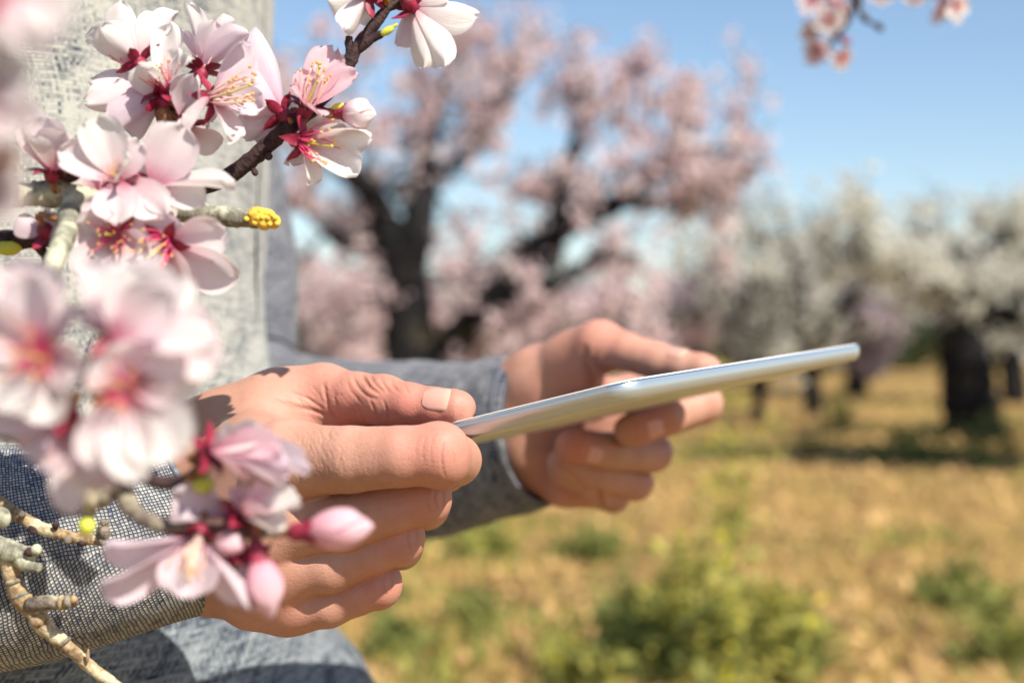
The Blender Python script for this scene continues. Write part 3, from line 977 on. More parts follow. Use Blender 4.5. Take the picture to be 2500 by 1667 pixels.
for s_ in (-1, 1):
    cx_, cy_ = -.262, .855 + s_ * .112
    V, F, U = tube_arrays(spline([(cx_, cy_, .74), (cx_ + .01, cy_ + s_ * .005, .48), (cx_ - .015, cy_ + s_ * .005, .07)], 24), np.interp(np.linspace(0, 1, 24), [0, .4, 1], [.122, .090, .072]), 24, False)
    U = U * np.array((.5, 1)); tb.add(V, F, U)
link("coat_hem_trousers", tb.mesh("coat_hem_trousers", [M_SHADED_HEM]), person)
for s_ in (-1, 1):
    sb = MB()
    sb.tube(spline([(-.36, .86 + s_ * .10, .045), (-.30, .86 + s_ * .10, .05), (-.20, .86 + s_ * .108, .04), (-.125, .86 + s_ * .112, .03)], 14), np.interp(np.linspace(0, 1, 14), [0, .2, .7, 1], [.034, .044, .04, .024]), 14)
    link("shoe", sb.mesh("shoe", [M_SHOE]), person)
Vh, Fh, Nh = iso_mesh(lambda X: np.maximum(cone_d(X, (-.285, .86, 1.672), (-.255, .86, 1.675), .104, .094), (X[:, 0] + .215) * .8 - (X[:, 2] - 1.69) * .9), (-.42, .72, 1.54), (-.12, 1.0, 1.82), .007)
link("hair", mesh_np("hair", Vh, Fh, [M_HAIR]), person)

# ------------------------------------------------------------------ ground, sky is the world
def terrain_z(x, y):
    return .035 * mnoise.noise(Vector((x * .5, y * .5, 0))) * min(1, max(0, (y - 1.5) / 3)) + .25 * mnoise.noise(Vector((x * .02, y * .02, 4))) * min(1, max(0, (y - 25) / 60))

def mat_ground():
    s = NT("dry_soil")
    co = s.coord()
    a = s.noise(co, .55, 4, .6, .3)
    b = s.noise(co, 3.2, 5, .65)
    c = s.noise(co, 22, 5, .7)
    d = s.noise(s.vscale(co, (.35, 1.0, 1)), 1.1, 4, .6)
    col = s.mix(s.ramp(b, [(.32, 0), (.66, 1)]), (.190, .112, .040), (.48, .305, .110))
    col = s.mix(s.math('MULTIPLY', s.ramp(c, [(.40, 0), (.70, 1)]), .6), col, (.50, .32, .14))
    col = s.mix(s.math('MULTIPLY', s.ramp(a, [(.50, 0), (.66, 1)]), .35), col, (.235, .225, .055))
    col = s.mix(s.math('MULTIPLY', s.ramp(d, [(.53, 0), (.62, 1)]), .7), col, (.13, .13, .042))
    s.set(Base_Color=col, Roughness=.95)
    s.b.inputs["Specular IOR Level"].default_value = .1
    s.put(s.b.inputs["Normal"], s.bump(s.math('ADD', s.math('MULTIPLY', b, 2.0), c), .9, .05))
    return s.m
M_GROUND = mat_ground()
xs = np.concatenate([-np.geomspace(900, 8, 14), np.linspace(-7, 14, 150), np.geomspace(15, 900, 14)])
ys = np.concatenate([-np.geomspace(900, 6, 8), np.linspace(-5, 2, 8), np.linspace(2.4, 30, 190), np.geomspace(32, 1800, 24)])
GX, GY = np.meshgrid(xs, ys, indexing='ij')
GZ = np.array([[terrain_z(x, y) for y in ys] for x in xs])
clod = np.array([[mnoise.noise(Vector((x * 4.5, y * 4.5, 9))) + .6 * mnoise.noise(Vector((x * 11, y * 11, 2))) if 2.4 < y < 24 and -7 < x < 14 else 0 for y in ys] for x in xs])
GZ = GZ + .030 * clod
nx_, ny_ = GX.shape
idx = np.arange(nx_ * ny_).reshape(nx_, ny_)
Fg = np.stack([idx[:-1, :-1], idx[1:, :-1], idx[1:, 1:], idx[:-1, 1:]], -1).reshape(-1, 4)
ground = tag(link("ground", mesh_np("ground", np.stack([GX, GY, GZ], -1).reshape(-1, 3), Fg, [M_GROUND])), "dry golden orchard soil with patches of weeds", kind="structure")

# clods and dry stalks lying on the soil
def patch(px, py):
    """where a picture row meets level ground"""
    y = CAMH * FPX / (py - CY)
    return (px - CX) / FPX * y, y
M_CLOD = mat_tinted("clods", (.20, .12, .05), (.52, .34, .15), .95)
M_STRAW = mat_tinted("dry_stalks", (.50, .38, .13), (.38, .25, .08), .8, .25)
M_WEED = mat_tinted("weed_leaves", (.15, .185, .055), (.46, .42, .10), .6, .40)
M_WEEDY = mat_tinted("weed_flowers", (.62, .52, .03), (.66, .58, .06), .6, .3)
def rand_blades(n, sampler, hgt, wid, lean, seed, tint=None):
    r = np.random.default_rng(seed)
    xy, sc = sampler(r, n)
    z = np.array([terrain_z(a, b) for a, b in xy])
    th = r.uniform(0, 2 * np.pi, n); la = r.uniform(0, 2 * np.pi, n)
    h = hgt * r.uniform(.5, 1.2, n) * sc; w = wid * r.uniform(.7, 1.3, n)
    ln = lean * r.uniform(.2, 1.2, n) * h
    b = np.stack([xy[:, 0], xy[:, 1], z + .005], 1)
    sx = np.stack([np.cos(th), np.sin(th), np.zeros(n)], 1) * w[:, None] / 2
    m = b + np.stack([np.cos(la) * ln * .35, np.sin(la) * ln * .35, h * .6], 1)
    t = b + np.stack([np.cos(la) * ln, np.sin(la) * ln, h], 1)
    V = np.stack([b - sx, b + sx, m + sx * .8, m - sx * .8, t], 1).reshape(-1, 3)
    o = np.arange(n)[:, None] * 5
    F = np.concatenate([np.concatenate([o + 0, o + 1, o + 2, o + 3], 1), np.concatenate([o + 3, o + 2, o + 4, o + 4], 1)])
    tt = np.repeat(r.random(n) if tint is None else tint, 5)
    return V, F, tt
def field_sampler(r, n):
    y = 3.6 * (34 / 3.6) ** r.random(n)
    x = r.uniform(-.42, .46, n) * y
    return np.stack([x, y], 1), np.ones(n)
mb = MB()
V, F, tt = rand_blades(15000, field_sampler, .07, .012, 1.4, 21); mb.add(V, F, None, tt)
tag(link("dry_grass", mb.mesh("dry_grass", [M_STRAW], False)), "dry straw coloured stalks scattered over the orchard soil", "grass", kind="stuff")
def green_sampler(r, n):
    out = []; sc = []
    while len(out) < n:
        y = 3.6 * (40 / 3.6) ** r.random(); x = r.uniform(-.42, .46) * y
        v = mnoise.noise(Vector((x * .55 + 3, y * .32, 7))) + .5 * mnoise.noise(Vector((x * 1.9, y * 1.3, 1)))
        if v > .16 or r.random() < .05:
            out.append((x, y)); sc.append(.6 + max(0, v))
    return np.array(out), np.array(sc)
mb = MB()
V, F, tt = rand_blades(8000, green_sampler, .10, .020, 1.1, 22); mb.add(V, F, None, tt)
tag(link("weeds", mb.mesh("weeds", [M_WEED], False)), "low green weeds in loose patches between the almond trees", "weeds", kind="stuff")
r_ = np.random.default_rng(5); mb = MB()
xy, _ = field_sampler(r_, 4200)
ico = np.array([(1, 0, 0), (-1, 0, 0), (0, 1, 0), (0, -1, 0), (0, 0, 1), (0, 0, -1)], float)
icoF = np.array([(0, 2, 4), (2, 1, 4), (1, 3, 4), (3, 0, 4), (2, 0, 5), (1, 2, 5), (3, 1, 5), (0, 3, 5)])
s_ = r_.uniform(.012, .045, len(xy)) * (1 + xy[:, 1] * .03)
allV = (ico[None] * (s_[:, None] * r_.uniform(.6, 1.3, (len(xy), 3)))[:, None, :]) + np.stack([xy[:, 0], xy[:, 1], np.array([terrain_z(a, b) for a, b in xy]) + s_ * .3], 1)[:, None, :]
allF = (icoF[None] + (np.arange(len(xy)) * 6)[:, None, None]).reshape(-1, 3)
mb.add(allV.reshape(-1, 3), allF, None, np.repeat(r_.random(len(xy)), 6))
tag(link("soil_clods", mb.mesh("soil_clods", [M_CLOD], False)), "loose clods of dry golden soil covering the ground", "clods", kind="stuff")

# separate weed plants
def weed_plant(px, py, h, w, label, group, n=260, yellow=.06, dark=.3, d=None):
    """a straggling weed: several stems from an uneven base, low leaves running out over the soil"""
    x, y = patch(px, py)
    z0 = terrain_z(x, y)
    o = tag(empty("weed_plant", (x, y, z0)), label, "weed", group)
    r = np.random.default_rng(int(px * 7 + py))
    mb = MB(); yb = MB(); stm = MB()
    ns = max(7, int(w * 34))
    ox, oy = r.uniform(0, 50, 2)
    for k in range(ns):
        b = r.normal(0, w * .26, 2) * np.array((1.0, .8))
        prom = .35 + .9 * max(0.0, .5 + mnoise.noise(Vector((b[0] * 4 / w + ox, b[1] * 4 / w + oy, 0))))
        hh = h * prom * math.exp(-(b @ b) / (w * w * .22)) * r.uniform(.6, 1.15) + .02
        lean = r.normal(0, .35, 2) * hh
        b0 = np.array((b[0], b[1], 0)) + np.array((x, y, z0))
        pts = spline([(0, 0, 0), (lean[0] * .3, lean[1] * .3, hh * .55), (lean[0], lean[1], hh)], 8) + b0
        stm.tube(pts, np.linspace(.005, .002, 8), 5)
        for q in range(int(n / ns)):
            t = r.uniform(.05, 1.0)
            c = pts[min(7, int(t * 7.99))] + r.normal(0, .03, 3) * np.array((1.2, 1.2, .6))
            c[2] = max(c[2], z0 + .01)
            L = r.uniform(.03, .08); dv = Vector(r.normal(0, 1, 3)); dv.z = abs(dv.z) * .6; dv.normalize()
            m = frame_from(dv, r.normal(0, 1, 3))
            lv = [Vector((0, -.12, 0)), Vector((.5, -.26, .06)), Vector((1, 0, 0)), Vector((.5, .26, .06))]
            tgt = yb if (r.random() < yellow and t > .6) else mb
            tgt.add([tuple(Vector(c) + m @ (v * L * (.7 if tgt is yb else 1))) for v in lv], np.array([[0, 1, 2, 3]]), None, float(min(1, max(0, r.random() * (1 - dark) + .35 * (prom - .8)))))
    link("leaves", mb.mesh("leaves", [M_WEED], False), o)["kind"] = "stuff"
    link("stem", stm.mesh("stem", [M_WEED]), o)["kind"] = "stuff"
    if yb.n: link("flowers", yb.mesh("flowers", [M_WEEDY], False), o)["kind"] = "stuff"
    return o
WG = "weeds growing in the orchard soil"
weed_plant(1760, 1108, .16, 1.1, "low weed strip on the soil just right of the far hand", WG, 500, .0, .9)  # dark leaves stand in for a band of shadow on the ground
weed_plant(2010, 1100, .18, 1.2, "low dark leaf strip added as shade band between the slim sapling-like weed and the thick trunk", WG, 500, .0, .9)  # continues the leaf-made shadow band to the right
weed_plant(1725, 1670, .62, .74, "bushy green weed with yellow flowers, largest of the weeds on the ground", WG, 2200, .16, -.25)
weed_plant(1575, 1650, .30, .50, "dark leaves added as the shade at the left foot of the bushy yellow-flowered weed", WG, 700, .0, .9)  # dark leaves take the place of the big weed's shadow
weed_plant(1930, 1640, .20, .50, "bluish low weed at the right foot of the bushy yellow-flowered weed", WG, 800, .02, .6)
weed_plant(2330, 1485, .24, .26, "single upright green weed in the bare soil near the right edge", WG, 420, .0, .6)
weed_plant(2050, 1045, .62, .34, "tall slim sapling-like weed behind the tablet's far end", WG, 420, .0, .7)
weed_plant(1440, 1365, .14, .36, "low dark weed below the far hand", WG, 420, .0, .7)
weed_plant(1190, 1360, .16, .36, "green weed just under the far sleeve", WG, 420, .05, .3)
weed_plant(1190, 1530, .14, .22, "small green weed right of the near hand's little finger", WG, 160, .0, .7)
weed_plant(980, 1600, .12, .30, "dark weed low beside the jacket hem", WG, 180, .0, .8)
weed_plant(2440, 1640, .22, .22, "small weed in the bottom right corner", WG, 300, .02, .6)
weed_plant(2260, 1130, .40, 1.1, "wide dark weed clump under the thick dark trunk", WG, 900, .0, .9)
weed_plant(2460, 1120, .45, .9, "dark weed clump at the right edge beside the thick trunk", WG, 700, .0, .9)

# ------------------------------------------------------------------ almond trees in bloom
M_BLOOM_PINK = mat_tinted("bloom_pink", (.80, .70, .69), (.72, .55, .58), .7, .45)
M_BLOOM_CREAM = mat_tinted("bloom_cream", (.78, .77, .71), (.64, .63, .55), .7, .45)
M_BLOOM_MAUVE = mat_tinted("bloom_mauve", (.50, .43, .46), (.35, .28, .32), .7, .35)
BARK_TREE = mat_bark("bark_tree", (.007, .007, .010), (.022, .020, .020), (.07, .064, .035), 14, .60, 1.0)
BARK_TREE.node_tree.nodes["Principled BSDF"].inputs["Specular IOR Level"].default_value = .1

def bloom_quads(centers, size, r):
    """small bent flower faces, four triangles each"""
    n = len(centers)
    nrm = r.normal(size=(n, 3)); nrm /= np.linalg.norm(nrm, axis=1)[:, None]
    t = np.cross(nrm, r.normal(size=(n, 3))); t /= np.linalg.norm(t, axis=1)[:, None]
    b = np.cross(nrm, t)
    s = (size * r.uniform(.6, 1.3, n))[:, None]
    c = centers
    V = np.stack([c + t * s + nrm * s * .3, c + b * s, c - t * s * .9 + nrm * s * .35, c - b * s * .95, c - nrm * s * .1], 1).reshape(-1, 3)
    o = np.arange(n)[:, None] * 5
    F = np.concatenate([o + np.array([[0, 1, 4]]), o + np.array([[1, 2, 4]]), o + np.array([[2, 3, 4]]), o + np.array([[3, 0, 4]])])
    return V, F

def almond_tree(base, limbs, label, group, mat, nb, size, seed, reach=.9, twigs=26, spread=.05, up=.35, extra=(), clear=.0):
    """limbs: polylines of (x, y, z, r); side shoots and blossom follow them"""
    r = np.random.default_rng(seed)
    root = tag(empty("almond_tree", base), label, "tree", group)
    wood = MB(); cen = []; tint = []
    shoots = []
    for li, limb in enumerate(limbs):
        s = spline(limb, max(10, len(limb) * 7))
        rad = s[:, 3] * (1 + .10 * np.array([mnoise.noise(Vector(v[:3]) * 3.1) for v in s]))
        wood.tube(s[:, :3], rad, 12, wob=.06, seed=seed + li)
        L = np.sum(np.linalg.norm(np.diff(s[:, :3], axis=0), axis=1))
        thick = s[:, 3]
        ok = np.nonzero(thick < max(.13, thick.max() * .75))[0]
        if li == 0 and len(limbs) > 1: ok = ok[ok > len(s) * .8]
        k = 0 if not len(ok) else int(twigs * L / 2.0) + 2
        for _ in range(k):
            i = int(r.choice(ok)); p = s[i, :3]
            d = r.normal(size=3) * np.array((1, 1, .8)) + np.array((0, 0, up)); d /= np.linalg.norm(d)
            ln = reach * r.uniform(.35, 1.15)
            shoots.append((p, d, ln, min(thick[i] * .45, .022), 0))
    for sp in extra: shoots.append((np.array(sp[0]), np.array(sp[1]) / np.linalg.norm(sp[1]), sp[2], .014, 0))
    i = 0
    while i < len(shoots):
        p, d, ln, tr, lv = shoots[i]; i += 1
        bend = r.normal(size=3) * .25 + np.array((0, 0, .15))
        q = [p, p + d * ln * .5, p + (d + bend) * ln]
        s = spline([(*a,) for a in q], 8)
        wood.tube(s, np.linspace(tr, .0035, 8), 5)
        m = int(max(3, ln * 60))
        t = r.uniform(.12, 1.0, m)
        pos = np.stack([np.interp(t * 7, np.arange(8), s[:, k]) for k in range(3)], 1) + r.normal(0, spread, (m, 3))
        cen.append(pos); tint.append(np.clip(np.full(m, r.uniform(0, .75)) + r.uniform(0, .25, m), 0, 1))
        if lv < 1 and ln > .3:
            for _ in range(int(3 + ln * 4)):
                j = r.integers(2, 8); dd = d * .5 + r.normal(size=3) * .75 + np.array((0, 0, up * .6)); dd /= np.linalg.norm(dd)
                shoots.append((s[j], dd, ln * r.uniform(.3, .6), .007, 1))
    cen = np.concatenate(cen); tint = np.concatenate(tint)
    thickp = np.concatenate([spline(l_, 24) for l_ in limbs]); thickp = thickp[thickp[:, 3] > .088][:, :3]
    if clear and len(thickp):
        dm = np.min(np.linalg.norm(cen[:, None, :] - thickp[None], axis=2), axis=1)
        keep = (dm > clear) | (r.random(len(cen)) < .10)
        cen, tint = cen[keep], tint[keep]
    if len(cen) > nb:
        pick = r.permutation(len(cen))[:nb]; cen = cen[pick]; tint = tint[pick]
    cen = np.repeat(cen, 7, 0) + r.normal(0, size * 1.15, (len(cen) * 7, 3)); tint = np.clip(np.repeat(tint, 7) + r.normal(0, .12, len(cen)), 0, 1)
    V, F = bloom_quads(cen, size, r)
    link("trunk", wood.mesh("trunk", [BARK_TREE]), root)
    c = MB(); c.add(V, F, None, np.repeat(tint, 5))
    link("crown", c.mesh("crown", [mat], False), root)["kind"] = "stuff"
    print("tree", label[:30], len(cen))
    return root

def L_(d, rows):
    out = []
    for row in rows:
        px, py, r = row[:3]; dd = d + (row[3] if len(row) > 3 else 0)
        p = P(px, py, dd); out.append((p.x, p.y, p.z, r))
    return out
TG = "almond trees in bloom in the orchard"
D1 = 11.5
b1 = P(985, 1150, D1)
almond_tree((b1.x, b1.y, 0), [
    L_(D1, [(1010, 1152, .29), (1008, 1080, .25), (1002, 900, .22), (998, 760, .20), (985, 655, .185)]),
    L_(D1, [(990, 665, .15), (955, 590, .14), (930, 520, .13), (890, 455, .10, -.3), (800, 380, .07, -.5), (700, 250, .05, -.7)]),
    L_(D1, [(995, 655, .15), (1020, 560, .14), (1030, 475, .12, .3), (1050, 360, .07, .5), (1080, 220, .05, .6), (1130, 110, .03, .7)]),
    L_(D1, [(1010, 960, .16), (1085, 855, .135), (1200, 735, .12, -.3), (1330, 602, .105, -.5), (1400, 535, .10, -.6), (1500, 500, .085, -.6), (1610, 400, .06, -.6), (1700, 300, .03, -.6)]),
    L_(D1, [(1330, 602, .08, -.5), (1370, 480, .06, -.2), (1400, 350, .045, 0), (1430, 250, .03, 0)]),
    L_(D1, [(1490, 490, .06, -.6), (1640, 500, .05, -.4), (1760, 450, .04, -.3), (1860, 400, .03, -.2)]),
    L_(D1, [(925, 590, .08), (840, 590, .07, .5), (760, 520, .05, .8), (690, 470, .04, 1)]),
    L_(D1, [(960, 470, .07, .3), (1100, 400, .06, .5), (1200, 320, .04, .8), (1260, 180, .03, .8)]),
    L_(D1, [(1200, 735, .06, -.3), (1320, 715, .05, -.7), (1420, 650, .04, -.9), (1560, 620, .03, -1)]),
], "large pink-blossomed almond tree with a dark forked trunk directly behind the hands", TG, M_BLOOM_PINK, 1700, .034, 31, .62, 22, .042, .45,
    [((P(a, b, D1)), (0.05, 0, 1), .45) for a, b in ((1130, 210), (1250, 200), (1430, 280), (1500, 290), (1330, 300), (1690, 330), (1590, 320), (1050, 150), (1200, 260), (1560, 260), (1640, 330))], .42)

D2 = 15.5
b2 = P(2378, 1068, D2)
almond_tree((b2.x, b2.y, 0), [
    L_(D2, [(2378, 1072, .36), (2373, 1020, .32), (2363, 930, .28), (2350, 850, .27), (2346, 800, .24)]),
    L_(D2, [(2350, 810, .17), (2378, 730, .15), (2358, 640, .12), (2288, 600, .09, .5), (2218, 560, .05, .8)]),
    L_(D2, [(2350, 800, .16), (2488, 760, .14), (2568, 700, .12, -.3), (2648, 640, .09, -.4), (2728, 560, .05)]),
    L_(D2, [(2358, 640, .10), (2428, 600, .08, .4), (2488, 560, .06, .6), (2568, 520, .04, .7)]),
    L_(D2, [(2378, 730, .09), (2258, 680, .07, -.6), (2168, 640, .05, -.8), (2088, 600, .035, -.9)]),
    L_(D2, [(2488, 760, .09), (2568, 790, .06, -1.0), (2658, 780, .04, -1.4)]),
], "cream-blossomed almond tree with a thick black trunk at the right edge", TG, M_BLOOM_CREAM, 1150, .038, 32, .55, 16, .05, .30, (), .40)

D3 = 19.0
b3 = P(1960, 1025, D3)
def auto_limbs(px, d, hpx, wpx, r0, seed, lean=0):
    """trunk and spread limbs of a farther tree from its width and height in metres"""
    r = random.Random(seed)
    y = d; x = (px - CX) / FPX * d
    fork = hpx * r.uniform(.28, .38)
    limbs = [[(x, y, -.05, r0 * 1.2), (x + r.uniform(-.1, .1), y, fork * .5, r0), (x + lean * .3, y, fork, r0 * .85)]]
    for k in range(7):
        a = 2 * math.pi * k / 7 + r.uniform(-.4, .4)
        e = r.uniform(.55, 1.0); h = hpx * r.uniform(.68, 1.0)
        ex, ey = math.cos(a) * wpx / 2 * e, math.sin(a) * wpx / 2 * e
        limbs.append([(x + lean * .3, y, fork, r0 * .6), (x + ex * .35, y + ey * .35, fork + (h - fork) * .45, r0 * .42), (x + ex * .8, y + ey * .8, fork + (h - fork) * .8, r0 * .25), (x + ex, y + ey, h, r0 * .12)])
    return (x, y, 0), limbs
def far_tree(px, d, h, w, mat, label, seed, nb=9000, size=.05, r0=.2):
    base, limbs = auto_limbs(px, d, h, w, r0, seed)
    return almond_tree(base, limbs, label, TG, mat, nb // 5, size, seed, .55, 16, .08, .3)
far_tree(1990, 19.5, 3.0, 3.6, M_BLOOM_CREAM, "pale cream almond tree in the gap behind the tablet's far end", 41, 2200, .04, .12)
far_tree(1840, 17.5, 2.75, 2.4, M_BLOOM_CREAM, "slender pale almond tree filling the gap right of the big pink crown", 53, 1500, .04, .07)
far_tree(1560, 27, 2.3, 4.0, M_BLOOM_MAUVE, "mauve almond tree low behind the far thumb", 42, 8000, .05)
far_tree(1850, 30, 2.5, 3.6, M_BLOOM_MAUVE, "dusky mauve almond tree behind the tablet's edge", 43, 8000, .055)
far_tree(2090, 27, 2.4, 3.0, M_BLOOM_MAUVE, "dusky mauve almond tree left of the thick black trunk", 44, 8000, .055)
far_tree(1290, 25, 2.2, 4.2, M_BLOOM_PINK, "low pink almond tree seen beside the fork of the big tree", 45, 8000, .05)
far_tree(1700, 42, 3.0, 5.0, M_BLOOM_PINK, "distant pink almond tree in the middle of the horizon", 46, 3500, .07)
far_tree(2350, 40, 3.4, 5.5, M_BLOOM_MAUVE, "distant mauve almond tree behind the thick black trunk", 47, 3500, .07)
far_tree(860, 17, 2.0, 1.6, M_BLOOM_PINK, "small pink almond tree between the jacket and the big forked trunk", 48, 4000, .04, .10)
far_tree(1120, 36, 2.6, 5.0, M_BLOOM_PINK, "distant pink almond tree left of the far hand", 49, 6000, .07)
far_tree(2480, 24, 3.6, 4.0, M_BLOOM_CREAM, "cream almond tree beyond the right edge tree", 50, 2600, .05)
far_tree(640, 34, 3.0, 6.0, M_BLOOM_PINK, "distant pink almond tree half hidden by the jacket", 51, 5000, .07)
# a tree off to the right throws the band of shade on the ground
far_tree(3080, 10.4, 4.9, 2.2, M_BLOOM_PINK, "pink almond tree outside the right edge whose shade falls across the ground", 52, 14000, .06)

# dark evergreen shrubs on the horizon
M_SHRUB = mat_tinted("shrub_leaves", (.022, .040, .014), (.060, .075, .028), .7, .15)
def shrub(px, d, h, w, label, seed):
    r = np.random.default_rng(seed)
    x = (px - CX) / FPX * d
    o = tag(empty("shrub", (x, d, 0)), label, "shrub", "dark shrubs along the horizon")
    c = r.normal(size=(3200, 3)); c /= np.linalg.norm(c, axis=1)[:, None]
    c *= (r.random(3200) ** .45)[:, None] * (1 + .25 * np.sin(c[:, :1] * 5 + c[:, 2:] * 4))
    c = c * np.array((w / 2, w / 2, h * .5)) + np.array((x, d, h * .48))
    V, F = bloom_quads(c, .09, r)
    mb = MB(); mb.add(V, F, None, np.repeat(r.random(len(c)), 5))
    link("foliage", mb.mesh("foliage", [M_SHRUB], False), o)["kind"] = "stuff"
    st = MB()
    for k in range(4):
        st.tube(spline([(x + r.uniform(-.2, .2), d, -.05), (x + r.uniform(-.4, .4) * w, d, h * .4), (x + r.uniform(-.5, .5) * w, d, h * .7)], 8), np.linspace(.06, .02, 8), 6)
    link("stem", st.mesh("stem", [BARK_TREE]), o)["kind"] = "stuff"
for q, (px, d, h, w, lb) in enumerate([(800, 23, 1.45, 1.6, "dark green shrub between the jacket and the big forked trunk"), (1420, 46, 2.2, 7.0, "dark shrub on the horizon above the far hand's knuckles"), (1640, 50, 2.3, 8.0, "dark shrub on the horizon behind the far thumb"), (1960, 46, 2.2, 7.0, "dark shrub on the horizon above the tablet's far end"), (2180, 52, 2.2, 6.0, "dark shrub on the horizon left of the thick trunk"), (2420, 50, 2.4, 7.0, "dark shrub on the horizon at the right edge"), (1150, 52, 2.2, 8.0, "dark shrub on the horizon right of the big forked trunk")]):
    shrub(px, d, h, w, lb, 60 + q)

# ------------------------------------------------------------------ blossom branches close to the viewer
def petal_mesh(seed, cup, curl, ruffle, mat, nu=15, nv=13, notch=.07):
    """a petal one unit long (+x) and one unit wide (y), hollow side up (+z)"""
    r = random.Random(seed)
    ph = [r.uniform(0, 6.28) for _ in range(6)]
    asym = r.uniform(-.10, .10)
    V, U = [], []
    for i in range(nu):
        u = i / (nu - 1)
        w = .5 * (.16 + .84 * math.sin(min(1, u / .66) * math.pi / 2) ** 1.25) * (1 if u < .66 else math.sqrt(max(0, 1 - ((u - .66) / .345) ** 2.3)))
        w = max(w, .03)
        for j in range(nv):
            v = j / (nv - 1) * 2 - 1
            tipn = notch * math.exp(-(v / .22) ** 2) * max(0, (u - .6) / .4) ** 2
            x = u * (1 - .02 * v * v) - tipn + .012 * math.sin(9 * v + ph[5]) * u ** 4
            y = v * w * (1 + .05 * math.sin(7 * u + ph[0])) + asym * u * u * .6
            z = cup * (v * v) * w * 1.3 + curl * (u ** 2) * .55 - curl * .35 * u
            z += ruffle * u * u * (math.sin(4.2 * v + ph[1] + 2 * u) * .6 + math.sin(9.5 * v + ph[2] - 3 * u) * .32 * abs(v) + math.sin(6 * u + ph[3]) * .25 * v)
            z += .012 * math.sin(22 * v + ph[4]) * u * (1 - .5 * u)
            z += -.05 * math.exp(-(v / .16) ** 2) * u * (1 - u)
            V.append((x, y, z)); U.append((u, v * .5 + .5))
    F = [[i * nv + j, (i + 1) * nv + j, (i + 1) * nv + j + 1, i * nv + j + 1] for i in range(nu - 1) for j in range(nv - 1)]
    return mesh_np("petal", np.array(V), F, [mat], True, U)

PETALS = {}
for key, mt in (("white", PET_WHITE), ("pale", PET_PALE), ("pink", PET_PINK), ("lilac", PET_LILAC)):
    PETALS[key] = [petal_mesh(s * 13 + 5, c_, k_, rf, mt) for s, (c_, k_, rf) in enumerate([(.32, .25, .07), (.42, -.15, .10), (.22, .05, .13), (.50, .35, .05), (.18, -.30, .10), (.36, .10, .16)])]
    PETALS[key + "_bud"] = [petal_mesh(s * 7 + 91, c_, k_, rf, mt, notch=.02) for s, (c_, k_, rf) in enumerate([(1.05, -.75, .03), (.95, -.6, .04), (1.15, -.8, .02)])]

def stamen_mesh(seed, n=22, L=.0105, spread=.55, pale=False):
    r = random.Random(seed)
    mb = MB()
    for k in range(n):
        a = r.uniform(0, 6.28); s = spread * (r.random() ** .6)
        l = L * r.uniform(.65, 1.12)
        d = Vector((math.cos(a) * s, math.sin(a) * s, 1)).normalized()
        b = Vector((math.cos(a), math.sin(a), 0)) * r.uniform(.0006, .0018)
        mid = b + d * l * .5 + Vector((math.cos(a), math.sin(a), 0)) * l * r.uniform(-.02, .10)
        tip = b + d * l + Vector((r.uniform(-1, 1), r.uniform(-1, 1), 0)) * .0006
        mb.tube(spline([b, mid, tip], 6), np.linspace(.00026, .00016, 6), 4, mi=0)
        mb.ball(tip, .00042, d, 1.4, mi=1, seg=6, rings=4)
    mb.tube(spline([(0, 0, 0), (.0003, 0, L * .6), (.0002, .0004, L * 1.05)], 6), np.linspace(.0004, .00022, 6), 5, mi=2)
    mb.ball((.0002, .0004, L * 1.06), .00055, mi=2, seg=6, rings=4)
    me = mb.mesh("stamens", [M_FILAMENT_PALE if pale else M_FILAMENT, M_ANTHER, M_GREENBUD])
    return me
STAMENS = [stamen_mesh(3), stamen_mesh(4, 26, .0115, .75), stamen_mesh(5, 20, .0125, .4, True), stamen_mesh(6, 24, .011, .6)]

def calyx_mesh(seed, open_=.9, long=1.0):
    """a red cup with five pointed sepals, the cup's bottom at the origin, opening along +z"""
    r = random.Random(seed)
    mb = MB()
    n = 14
    prof = [(.0006, -.0044), (.0016, -.0042), (.0026, -.0030), (.0029, -.0014), (.0028, 0.0), (.0032, .0006), (.0024, .0003), (.0018, -.0012)]
    a = np.linspace(0, 2 * np.pi, n, endpoint=False)
    V = np.concatenate([np.stack([np.cos(a) * p, np.sin(a) * p, np.full(n, z)], 1) for p, z in prof])
    i0 = np.arange(len(prof) - 1)[:, None] * n; j = np.arange(n)[None]; j2 = (j + 1) % n
    mb.add(V, np.stack([i0 + j, i0 + j2, i0 + n + j2, i0 + n + j], -1).reshape(-1, 4))
    for k in range(5):
        ang = 2 * math.pi * k / 5 + r.uniform(-.12, .12)
        L = .0072 * long * r.uniform(.85, 1.15)
        nu, nv = 8, 5
        V = []
        for i in range(nu):
            u = i / (nu - 1)
            w = .0019 * (1 - u ** 1.8) * (.8 + .5 * math.sin(u * 3.0)) + .00012
            e = (1 - open_) * math.pi / 2 + .25 * u * (r.random() * .2 + .9)
            x = .0026 + L * u * math.cos((1 - open_) * 1.5); z = L * u * math.sin((1 - open_) * 1.5) - .0022 * open_ * u * u * r.uniform(.7, 1.3)
            for jj in range(nv):
                v = jj / (nv - 1) * 2 - 1
                V.append((x, v * w, z + .0007 * v * v * (1 - u)))
        V = np.array(V); c, s = math.cos(ang), math.sin(ang)
        V = np.stack([V[:, 0] * c - V[:, 1] * s, V[:, 0] * s + V[:, 1] * c, V[:, 2]], 1)
        F = np.array([[i * nv + q, (i + 1) * nv + q, (i + 1) * nv + q + 1, i * nv + q + 1] for i in range(nu - 1) for q in range(nv - 1)])
        mb.add(V, F); mb.add(V - np.array((0, 0, .00035)), F[:, ::-1])
    return mb.mesh("calyx", [M_SEPAL])
CALYX = [calyx_mesh(1), calyx_mesh(2, .75), calyx_mesh(3, 1.05)]
